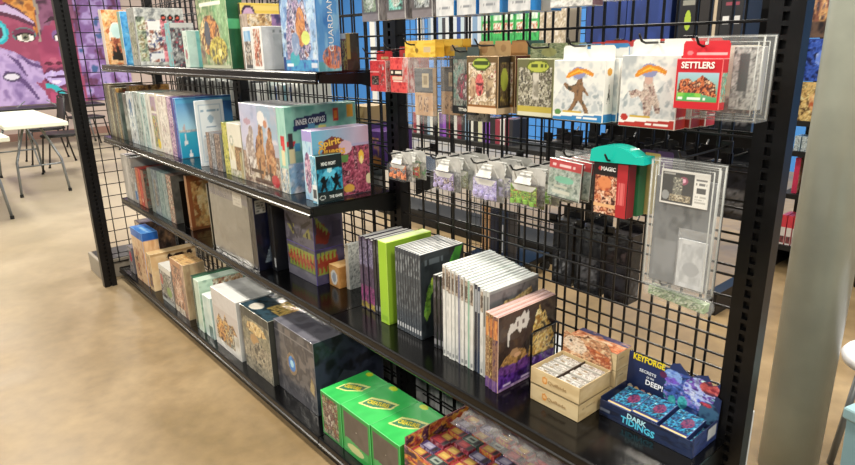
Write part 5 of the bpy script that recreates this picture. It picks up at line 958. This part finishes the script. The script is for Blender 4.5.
# big clear clamshell with star map card
t = clear_shell('clear_clamshell', 'large clear clamshell with dark starry photo card and white label inside', 'plastic case', 3.512, 3.652, .918, 1.182, -.225, .03)
artmesh('photo_card', .098, .002, .068, front=[(F0,'e6e6e2'),(R(.03,.05,.7,.94),'120f12'),(El(.48,.72,.09,.12),'8a2c50'),(El(.48,.72,.045,.06),'e8b0c8'),(El(.12,.25,.08,.14),'8a8e90'),(R(.26,.3,.46,.8),N(22,['1a1618','6a6a60','c8c4b0'],1031)),(R(.2,.1,.65,.3),N(22,['120f12','8a7c60','e0d8c0'],1032)),(R(.05,.86,.3,.92),'a8a8a8'),(Tx(.74,.62,.96,.86,2,3),'6a6a6a'),(R(.76,.42,.94,.58),'3c3c3c'),(Tx(.74,.12,.96,.36,3,5),'b0b0ac')], base='d8d8d4', parent=t, org=(0, .006, .178), res=.0012)
artmesh('grey_insert', .125, .004, .22, front=[(F0,N(4,['5c6064','6e7276','4a4e52'],1033)),(R(.05,.05,.45,.4),N(4,['6c7074','82868a'],1034))], base='5c6064', parent=t, org=(0, .014, .01), res=.004)
artmesh('white_leaflet', .058, .002, .1, front=[(F0,N(4,['b4b8bc','c8ccd0'],1035)),(R(.12,.1,.88,.9),N(5,['a8acb0','c0c4c8'],1036)),(El(.5,.4,.3,.15),'a0a4a8')], base='c0c4c8', parent=t, org=(.028, .009, .012), res=.002)
artmesh('inner_bag', .066, .001, .122, base='d8dcdc', parent=t, org=(.028, .0115, .01), m=M['film'])
hook(3.575, 1.19, .2)
t = thing('rolled_bag', 'clear bag of pale green leafy scatter lying across under the clamshell', 'plastic bag', (3.578, -.19, .893), 0, None, (0, .08, 0))
mb = MB(); n = 16
for i in range(n+1):
    pass
prof = [(.004, -.075), (.016, -.07), (.019, -.03), (.017, .02), (.02, .055), (.015, .07), (.003, .076)]
mb.lathe(prof, 14); mb.build('clear_bag', M['film'], t, smooth=True, rot=(0, H, 0))
o = artmesh('leaf_scatter', .125, .02, .02, front=[(F0,N(16,['7a9a68','b8c8a8','5a7a48','d8dcc8'],1041))], top=[(F0,N(16,['8aa878','c8d4b8','6a8a58'],1042))], base='8aa474', parent=t, org=(0, -.01, -.01), res=.003)
hook(3.545, .912, .17)

# ================================================================== behind the grid: the other side of the fixture
rd = random.Random(11)
z9 = .955+.0003
def spine_row(x, xe, y, z, hs, cols, name, cat, lab, group, wr=(.018, .034), dep=.16, m='card', gap=.0006):
    i = 0
    while x < xe:
        w_ = rd.uniform(*wr)
        c = cols[i % len(cols)]; h = hs+rd.uniform(-.012, .012)
        o = artmesh(name, w_-gap, dep, h, base=c, m=M[m], back=[(F0,c)]); o.location = (x+w_/2, y, z); tag(o, lab, cat, group); x += w_; i += 1
spine_row(.06, 1.15, .065, z9, .285, ['c6c8c6','2a2a2c','d0d2d0','b0b4b4','1c1c20','c8cac6','3a3a3e'], 'game_book', 'book', 'white or black book seen edge-on through the grid under the top shelf', 'books on the rear shelf of the far left bay')
spine_row(1.27, 1.62, .065, z9, .285, ['d8dad8','c4c8c4','8ab4c0','d4d8d8','3f6ab0','e0e0dc'], 'game_book', 'book', 'pale or blue book seen edge-on through the grid of the middle bay', 'books on the rear shelf of the middle bay')
gbox('board_game_box', 'purple box with orange foot seen through the grid right of INNER COMPASS', 'game box', 1.95, 2.08, .075, .16, z9, .15, front=[(F0,N(6,['4a2a6a','6a3c94','3a2050'],1101)),(R(.1,.5,.6,.9),'7a4aa0'),(R(0,0,1,.12),'e08a3c'),(R(.3,.2,.6,.4),'d8b050')], base='4a2a6c', m='card')
gbox('board_game_box', 'purple and orange box beside the middle post, seen through the grid', 'game box', 2.085, 2.19, .08, .16, z9, .13, front=[(F0,N(6,['5a3484','3f2464'],1102)),(R(.1,.2,.9,.8),N(6,['5c3488','d8a04c'],1103)),(R(0,0,1,.18),'e09048')], base='4f2c74', m='card')
gbox('board_game_box', 'tan box on purple ones seen through the grid near the middle post', 'game box', 1.97, 2.08, .085, .14, z9+.1505, .07, front=[(F0,N(5,['b8a070','8a7448'],1104))], base='a89060', m='card')
def bhook(x, z, L, lab='black wire peg hook on the rear side of the grid'):
    t = thing('peg_hook', lab, 'hook', (x, 0, z), group='rear peg hooks')
    mb = MB(); mb.tube([(0, .04, 0), (0, .04+L, 0), (0, .04+L+.01, .015)], .0024); mb.build('prong', M['wire'], t, smooth=True)
    mb = MB(); mb.box(-.012, .036, -.012, .012, .043, .012); mb.build('clip', M['wire'], t)
def bhang(x0, x1, z0, z1, y, dep, ops, base, lab, group=None, m='card'):
    hang('hanging_pack', lab, 'hanging pack', x0, x1, z1, z0, y, dep, .03, ops, [(F0, base)], base, base, m, group=group, res=.006)
bhang(1.955, 2.04, .80, .94, .10, .03, [(F0,'1f4fc0'),(R(.1,.1,.9,.5),'2a62d8')], '1c48b0', 'royal blue pack hanging behind the grid under the purple boxes', None)
bhook(1.995, .93, .12)
bhang(2.06, 2.14, .79, .93, .10, .03, [(F0,'a8acb0'),(R(.1,.1,.9,.5),'8a8e94')], 'a0a4a8', 'pale grey pack hanging behind the grid next to the blue one')
bhook(2.10, .92, .12)
# dark packs on the rear pegs of the right bay
k = 0
for zt_, zb_ in ((1.36, 1.20), (1.16, 1.0), (.93, .70)):
    x = 2.99 if zb_ > .9 else 3.03
    while x < 3.55:
        w_ = rd.uniform(.085, .12)
        c = ['141416','1c1c22','221c20','16181c'][k % 4]
        ops = [(F0,N(6,[c,'2c2c32','101012'],1200+k)),(R(.1,.1,.9,.55),N(9,[c,'6a6a6e' if k % 2 else '3a3a40','a8aaac' if k % 3 == 0 else '2a2a30'],1230+k))]
        bhang(x, x+w_-.012, zb_, zt_, .09+rd.uniform(0, .02), .05, ops, c, 'dark blister pack hanging on the rear side of the right bay, seen from behind', 'dark packs hanging on the rear pegs', 'wrap')
        bhook(x+w_/2, zt_-.008, .13); x += w_; k += 1
        if zb_ < .9 and x > 3.30: break
# pale boxes on the floor behind the grid
for i in range(8):
    x = 1.95+i*.205
    gbox('storage_box', 'plain pale grey box on the floor behind the fixture, seen through the low grid', 'box', x, x+.2, .062, .25, .0003, .40+.01*(i % 2), front=[(F0,N(3,['c2c6c8','d4d8da','b4b8bc'],1300+i)),(R(.1,.3,.9,.7),N(3,['ccd0d2','dcdee0'],1310+i))], base='c4c8ca', m='card', group='pale boxes on the floor behind the grid')
# ------------------------------------------------------------------ second fixture behind (parallel), and far racks
def rack(name, x0, x1, y, depth, levels, label, top=1.84, back=True, side=None, hgt=.006):
    t = thing(name, label, 'shelving rack', ((x0+x1)/2, y, 0)); w = (x1-x0)/2
    for s in (-1, 1):
        mb = MB(); mb.box(s*w-.02, depth-.03, 0, s*w+.02, depth+.03, top); mb.build('upright', M['black'], t)
    for z in levels:
        mb = MB(); mb.box(-w+.02, 0, z-.03, w-.02, .006, z); mb.box(-w+.02, .006, z-.008, w-.02, depth-.03, z); mb.build('shelf_board', M['rub'], t)
    if back:
        mb = MB(); grid_panel(mb, -w+.02, w-.02, depth-.005, .1, top-.02, xs=0, zs=.1); mb.build('wire_panel', M['wire'], t)
    mb = MB(); mb.box(-w, .02, 0, w, .04, levels[0]-.03); mb.build('kick_plate', M['black'], t)
    return t
t = rack('store_rack', -.2, 1.815, 1.75, .3, [.12, .74, 1.40], 'black shelving rack seen through the grid behind the fixture, left one')
rows = [(1.75+.03, .7403, .19, ['8a3040','c8c8c4','6a2438','a8b0b8','2c4c7c','d8d8d0','c0c4b8','1c1c20','8a8ca0','5a3484','7a4494'], .0),
        ]
spine_row(.3, 1.32, 1.79, .7403, .17, ['8a3040','c8c8c4','6a2438','2a2a30','7c98b0','d8d8d0','1c1c20','c8c8a8','5a3484','8a4ab4','222226'], 'book', 'book', 'small coloured book on the rear rack, seen below the tan miniature boxes', 'books on the middle shelf of the rear rack', (.03, .05))
spine_row(.5, 1.03, 1.79, 1.4003, .2, ['7a98b8','c8d0d8','2a4a8a','b8c8d0','3a3a44','d0d4d8'], 'book', 'book', 'pale blue or dark book high on the rear rack, seen above the red packs', 'books on the top shelf of the rear rack', (.03, .05))
def rack2(x0, x1, y, depth, levels, label, top=1.84, base=.12):
    t = thing('store_rack', label, 'shelving rack', ((x0+x1)/2, y, 0)); w = (x1-x0)/2
    for s in (-1, 1):
        mb = MB(); mb.box(s*w-.02, depth-.03, 0, s*w+.02, depth+.03, top); mb.build('upright', M['black'], t)
        mb = MB(); mb.box(s*w-.03, 0, 0, s*w+.03, depth-.03, base); mb.build('foot', M['black'], t)
    for z in levels:
        mb = MB(); mb.box(-w+.02, 0, z-.03, w-.02, .006, z); mb.box(-w+.02, .006, z-.008, w-.02, depth-.03, z); mb.build('shelf_board', M['rub'], t)
    mb = MB(); mb.box(-w+.02, depth-.012, levels[0]-.25, w-.02, depth-.006, top-.01); mb.build('back_panel', M['black'], t)
    return t
rack2(1.865, 2.80, 1.75, .4, [.98, 1.40], 'tall black rack with navy boxes on top, seen through the grid')
def farrow(x, xe, y, z, items, name, cat):
    for (w_, h, d, ops, base, lab, grp) in items:
        if x+w_ > xe: break
        gbox(name, lab, cat, x, x+w_-.004, y, d, z, h, front=ops, base=base, m='card', group=grp, res=.008); x += w_
gr = lambda s: [(F0,N(6,['2c8a4a','3fae5a','1c6a38'],s)),(R(.1,.3,.9,.55),N(9,['e0803c','d8d8c8','b04a2c'],s+1)),(R(.1,.62,.9,.9),N(8,['dce4dc','a8c8a8'],s+2))]
farrow(1.06, 1.80, 1.78, 1.4003, [(.1, .24, .15, gr(1400+3*i), '2c8a4a', 'green box with orange and white print on the far rack, above the tan boxes', 'green boxes on the far rack') for i in range(5)]
   +[(.1, .22, .15, [(F0,N(6,['c8bca8','a89880','d8d0c4'],1420+i))], 'c0b4a0', 'cream paperback-size box on the far rack beside the green boxes', 'cream boxes on the far rack') for i in range(2)], 'game_box', 'game box')
farrow(1.90, 2.45, 1.78, 1.4003, [(.13, .26, .2, [(F0,N(2,['182c64','20387c'],1430+i)),(R(.1,.2,.45,.8),'1a3270')], '182c60', 'navy blue box on the far rack above the white monster boxes', 'navy boxes on the far rack') for i in range(4)], 'game_box', 'game box')
farrow(1.90, 2.78, 1.78, .9803, [(.125, .25, .2, [(F0,N(5,['1c1c20','2a2a30','3a3a40'],1440+i)),(R(.2,.2,.8,.5),'3c3c44')], '1c1c20', 'black box on the lower board of the far rack', 'black boxes on the far rack') for i in range(7)], 'game_box', 'game box')
for i, (a, c) in enumerate(((2.455, '16161a'), (2.565, '201c1c'), (2.672, '1c1c20'))):
    gbox('game_box', ['black box with lime mark on the far rack top board','black box with cream edge on the far rack top board','black box with two white labels on the far rack top board','dark maroon box at the end of the far rack top board'][i], 'game box', a, a+.105, 1.78, .2, 1.4003, .24, front=[(F0,c)]+[[(El(.5,.4,.16,.2),'a0b83a'),(R(.2,.7,.8,.8),'8a8a80')],[(R(.7,0,.85,1),'b8a890')],[(R(.1,.3,.4,.45),'d8d8d8'),(R(.6,.3,.9,.45),'c8c8c8'),(R(.2,.65,.8,.72),'8a3c4c')],[(R(.1,.2,.3,.9),'5a4a50')]][i], base=c, m='card')
# wire rack on castors, seen through the grid above the white row
t = thing('wire_stand', 'black wire stand on castors seen through the grid above the white books', 'display stand', (1.62, 1.30, 0), .12)
mb = MB(); mb.box(-.21, 0, .075, .21, .36, .115, .004); mb.build('base', M['black'], t)
mb = MB(); 
for i in range(12): mb.tube([(-.2+.4*i/11, .02, .115), (-.2+.4*i/11, .02, .62)], .0018, 4)
for i in range(9): mb.tube([(-.2, .02, .13+.06*i), (.2, .02, .13+.06*i)], .0018, 4)
mb.build('wire_panel', M['wire'], t)
for sx in (-.19, .19):
    for sy in (.03, .33):
        mb = MB(); mb.lathe([(.012,-.012),(.034,-.01),(.034,.01),(.012,.012)], 16); wl = mb.build('wheel', M['rub'], None, loc=(sx, sy, .0345), rot=(H, 0, .4))
        mb = MB(); mb.box(sx-.02, sy-.02, .0695, sx+.02, sy+.02, .0745); mb.box(sx-.004, sy-.004, .065, sx+.004, sy+.004, .07); cs = mb.build('castor', M['rub'], t); wl.parent = cs
for i, c in enumerate(('e0b080', '1c2438', '2c3c54', '3a3a3e')):
    gbox('game_book', ['peach booklet on the wire stand','black-blue booklet on the wire stand','slate booklet with white stripe on the wire stand','charcoal booklet on the wire stand'][i], 'book', 1.45+.075*i, 1.45+.075*i+.06, 1.40, .02, .1155, .3, front=[(F0,c),(R(.4,.1,.6,.7),'c8ccd0' if i == 2 else c)], base=c, m='card')
# ------------------------------------------------------------------ rack right of the fixture, seen between post and column
t = rack2(2.70, 3.22, 2.72, .42, [.16, .49, .75, .93], 'black book rack visible between the right post and the steel column', top=1.9, base=.13)
mb = MB(); mb.box(-.26, -.012, .95, -.222, .0, 1.9); mb.build('header_panel', solid('skyblue', '3f8fce', rough=.4), t)
for i in range(5):
    gbox('graphic_novel', 'red and white spined book at the foot of the right-hand far rack', 'book', 2.745+.035*i, 2.745+.035*i+.03, 2.74, .12, .1603, .19, front=[(F0,'d8d4d0'),(R(0,.6,1,1),'d03848'),(R(.1,.05,.9,.3),N(9,['2a2a2c','8a3c44'],1500+i))], base='c03848', m='card', group='red and white books on the far rack')
for i in range(4):
    gbox('graphic_novel', ['magenta edged book','green covered book','brown covered book','grey covered book'][i]+' leaning on the second board of the far right rack', 'book', 2.77+.06*i, 2.77+.06*i+.03, 2.75, .12, .4903, .22, front=[(F0,['c83058','4a7a5a','7a5a48','6a6a6c'][i])], right=[(F0,N(6,['4a7a5c','a85a4a','c8b89c'],1510+i))], base=['c83058','4a7a5a','7a5a48','6a6a6c'][i], m='card')
for i in range(6):
    gbox('card_box', 'small pale blue-white box on the third board of the far right rack', 'box', 2.75+.04*i, 2.75+.04*i+.034, 2.74, .1, .7503, .09, front=[(F0,N(9,['8aa8b8','c8d4d8','3a4c5c'],1520+i))], base='8aa0b0', m='card', group='pale small boxes on the far rack')
cv = [[(F0,N(7,['3a3238','8a5a4a','c89868','5a4a54'],1531)),(El(.6,.6,.25,.2),'e0b078'),(El(.75,.75,.12,.08),'c84830'),(R(0,0,1,.2),N(8,['2a2428','6a5448'],1532))],
      [(F0,N(7,['1c2450','3a5ab8','141830'],1533)),(El(.5,.55,.3,.25),N(6,['6a8ae0','c8d8f8'],1534))],
      [(F0,N(7,['a88048','d8b878','5a4028'],1535)),(El(.5,.5,.3,.3),N(7,['e8c890','b05a38'],1536))]]
for i, (zz, hh) in enumerate(((1.40, .42), (1.16, .235), (.9303, .225))):
    o = gbox('graphic_novel', ['large painted fantasy cover book, highest by the steel column','blue cover book below the large fantasy cover','golden cover book lowest of three left of the steel column'][i], 'book', 2.745, 2.99, 2.735, .03, zz, hh, front=cv[i], base='4a4048', m='card', res=.007)
# ------------------------------------------------------------------ pale blue bin and white stool, bottom right
t = thing('storage_bin', 'pale blue-grey plastic bin with black lid handle at the bottom right corner', 'bin', (3.90, .28, 0), -.25)
mb = MB(); mb.prism([(-.085,0),(.2,0),(.23,.50),(-.105,.50)], 'y', 0, .3); mb.build('bin_body', solid('binblue', '8fb4be', rough=.45), t)
mb = MB(); mb.box(-.112, -.012, .495, .24, .312, .525, .004); mb.build('rim', solid('binrim', '9cc0c8', rough=.4), t)
mb = MB(); mb.box(.0, .03, .5255, .22, .28, .60, .01); mb.build('lid', M['rub'], t)
mb = MB(); mb.box(-.1165, .1, .30, -.09, .2, .345, .004); mb.build('handle', M['rub'], t)
t = thing('stool', 'white round seat stool on the floor behind the pale blue bin', 'stool', (3.75, .95, 0))
mb = MB(); mb.lathe([(.12,.37),(.135,.375),(.14,.395),(.13,.41),(.02,.412)], 32); mb.build('seat', solid('stoolwhite', 'e4e4e8', rough=.35), t, smooth=True)
for i in range(4):
    a = math.pi/4+i*H; mb = MB(); mb.tube([(math.cos(a)*.09, math.sin(a)*.09, .374), (math.cos(a)*.13, math.sin(a)*.13, .0)], .011, 8); mb.build('leg', M['legm'], t, smooth=True)
# ------------------------------------------------------------------ seating area on the left
def table(x, y, L, Wd, rz, label):
    t = thing('folding_table', label, 'table', (x, y, 0), rz)
    mb = MB(); mb.box(-L/2, -Wd/2, .70, L/2, Wd/2, .742, .006); mb.build('tabletop', M['wtable'], t)
    for s in (-1, 1):
        for q in (-1, 1):
            mb = MB(); mb.tube([(s*L*.30, q*Wd*.12, .70), (s*L*.36, q*Wd*.36, .35), (s*L*.38, q*Wd*.40, .012)], .013, 8); lg = mb.build('leg', M['legm'], t, smooth=True)
            mb = MB(); mb.lathe([(.017,0),(.017,.03)], 10); mb.build('leg_cap', M['rub'], lg, loc=(s*L*.38, q*Wd*.40, 0))
        mb = MB(); mb.tube([(s*L*.365, -Wd*.372, .30), (s*L*.365, Wd*.372, .30)], .009, 6); mb.build('crossbar', M['legm'], t, smooth=True)
        mb = MB(); mb.tube([(s*L*.36, 0, .30), (s*L*.08, 0, .69)], .008, 6); mb.build('brace', M['legm'], t, smooth=True)
    return t
table(-3.92, -.27, 1.83, .55, 0, 'long white folding table on grey legs, farther of the two on the left')
table(-2.98, -1.02, 1.83, .72, .04, 'white folding table cropped at the left edge of the picture')
def chair(x, y, rz, label, group=None):
    t = thing('stacking_chair', label, 'chair', (x, y, 0), rz, group)
    mb = MB(); mb.box(-.21, -.2, .435, .21, .22, .465, .01); mb.build('seat', M['chair'], t)
    mb = MB(); n = 8
    P = []; 
    for i in range(n+1):
        a = -1+2*i/n
        for (zz, yy) in ((.55, .215), (.82, .255)):
            P += [(a*.2, yy+.03*(1-a*a)*.6, zz), (a*.2, yy+.012+.03*(1-a*a)*.6, zz)]
    F = []
    for i in range(n):
        k = i*4; F += [(k,k+4,k+6,k+2),(k+1,k+3,k+7,k+5),(k+2,k+6,k+7,k+3),(k,k+1,k+5,k+4)]
    F += [(0,2,3,1),(n*4,n*4+1,n*4+3,n*4+2)]
    mb.add(P, F); mb.build('backrest', M['chair'], t)
    for s in (-1, 1):
        mb = MB(); mb.tube([(s*.215, -.24, .0), (s*.205, -.17, .43), (s*.205, .16, .44)], .011, 8); mb.build('leg', M['chair'], t, smooth=True)
        mb = MB(); mb.tube([(s*.215, .27, .0), (s*.207, .19, .44), (s*.207, .235, .62), (s*.2, .262, .84)], .011, 8); mb.build('leg', M['chair'], t, smooth=True)
    for ch in [c for c in t.children if c.name.startswith('leg')]:
        y0 = min(v.co.y for v in ch.data.vertices) if ch.data.vertices[0].co.y < 0 else max(v.co.y for v in ch.data.vertices)
        x0 = ch.data.vertices[0].co.x; yy = ch.data.vertices[0].co.y
        mb = MB(); mb.lathe([(.015,0),(.015,.02)], 10, (math.copysign(.215, x0), -.24 if yy < 0 else .27)); mb.build('rubber_foot', M['rub'], ch)
    mb = MB(); mb.tube([(-.2, .262, .84), (0, .275, .86), (.2, .262, .84)], .011, 8); mb.build('back_rail', M['chair'], t, smooth=True)
    return t
chair(-4.62, .22, -.35, 'black stacking chair at the right end of the white table')
chair(-5.5, .18, .0, 'black stacking chair tucked behind the farther white table')
chair(-6.6, .95, 3.3, 'black stacking chair by the wall under the mural')
chair(-6.0, 1.45, 3.0, 'black stacking chair seen between end upright and shelves')
t = table(-7.4, .45, 1.83, .6, H, 'dark edged long table standing along the mural wall')
bpy.data.objects.remove([c for c in t.children if c.name.startswith('tabletop')][0])
mb = MB(); mb.box(-.915, -.3, .56, .915, .3, .60, .004); mb.build('tabletop', M['chair'], t)
table(-3.4, 1.55, 1.5, .6, .15, 'white folding table seen through the side wire grid')

# ------------------------------------------------------------------ light: rows of ceiling strip lamps, soft room light
w = bpy.data.worlds.new('room_light'); SC.world = w; w.use_nodes = True
w.node_tree.nodes['Background'].inputs[0].default_value = (*lin('e8edf2'), 1); w.node_tree.nodes['Background'].inputs[1].default_value = .28
def strip(x, y, sx, sy, e, z=3.3, c='fff6e6'):
    l = bpy.data.lights.new('strip_lamp', 'AREA'); l.shape = 'RECTANGLE'; l.size = sx; l.size_y = sy; l.energy = e; l.color = lin(c)
    o = bpy.data.objects.new('strip_lamp', l); COL.objects.link(o); o.location = (x, y, z)
for x in (-5.5, -1.8, 1.9, 5.2):
    for y, e in ((-3.2, 88), (-.9, 88), (1.35, 80), (3.8, 95)):  # row just behind the fixture is added to brighten floor and rear goods
        strip(x, y, 1.2, .35, e)
SC.view_settings.view_transform = 'Standard'; SC.view_settings.look = 'None'; SC.view_settings.gamma = 1; SC.view_settings.use_curve_mapping = False
SC.view_settings.exposure = .05
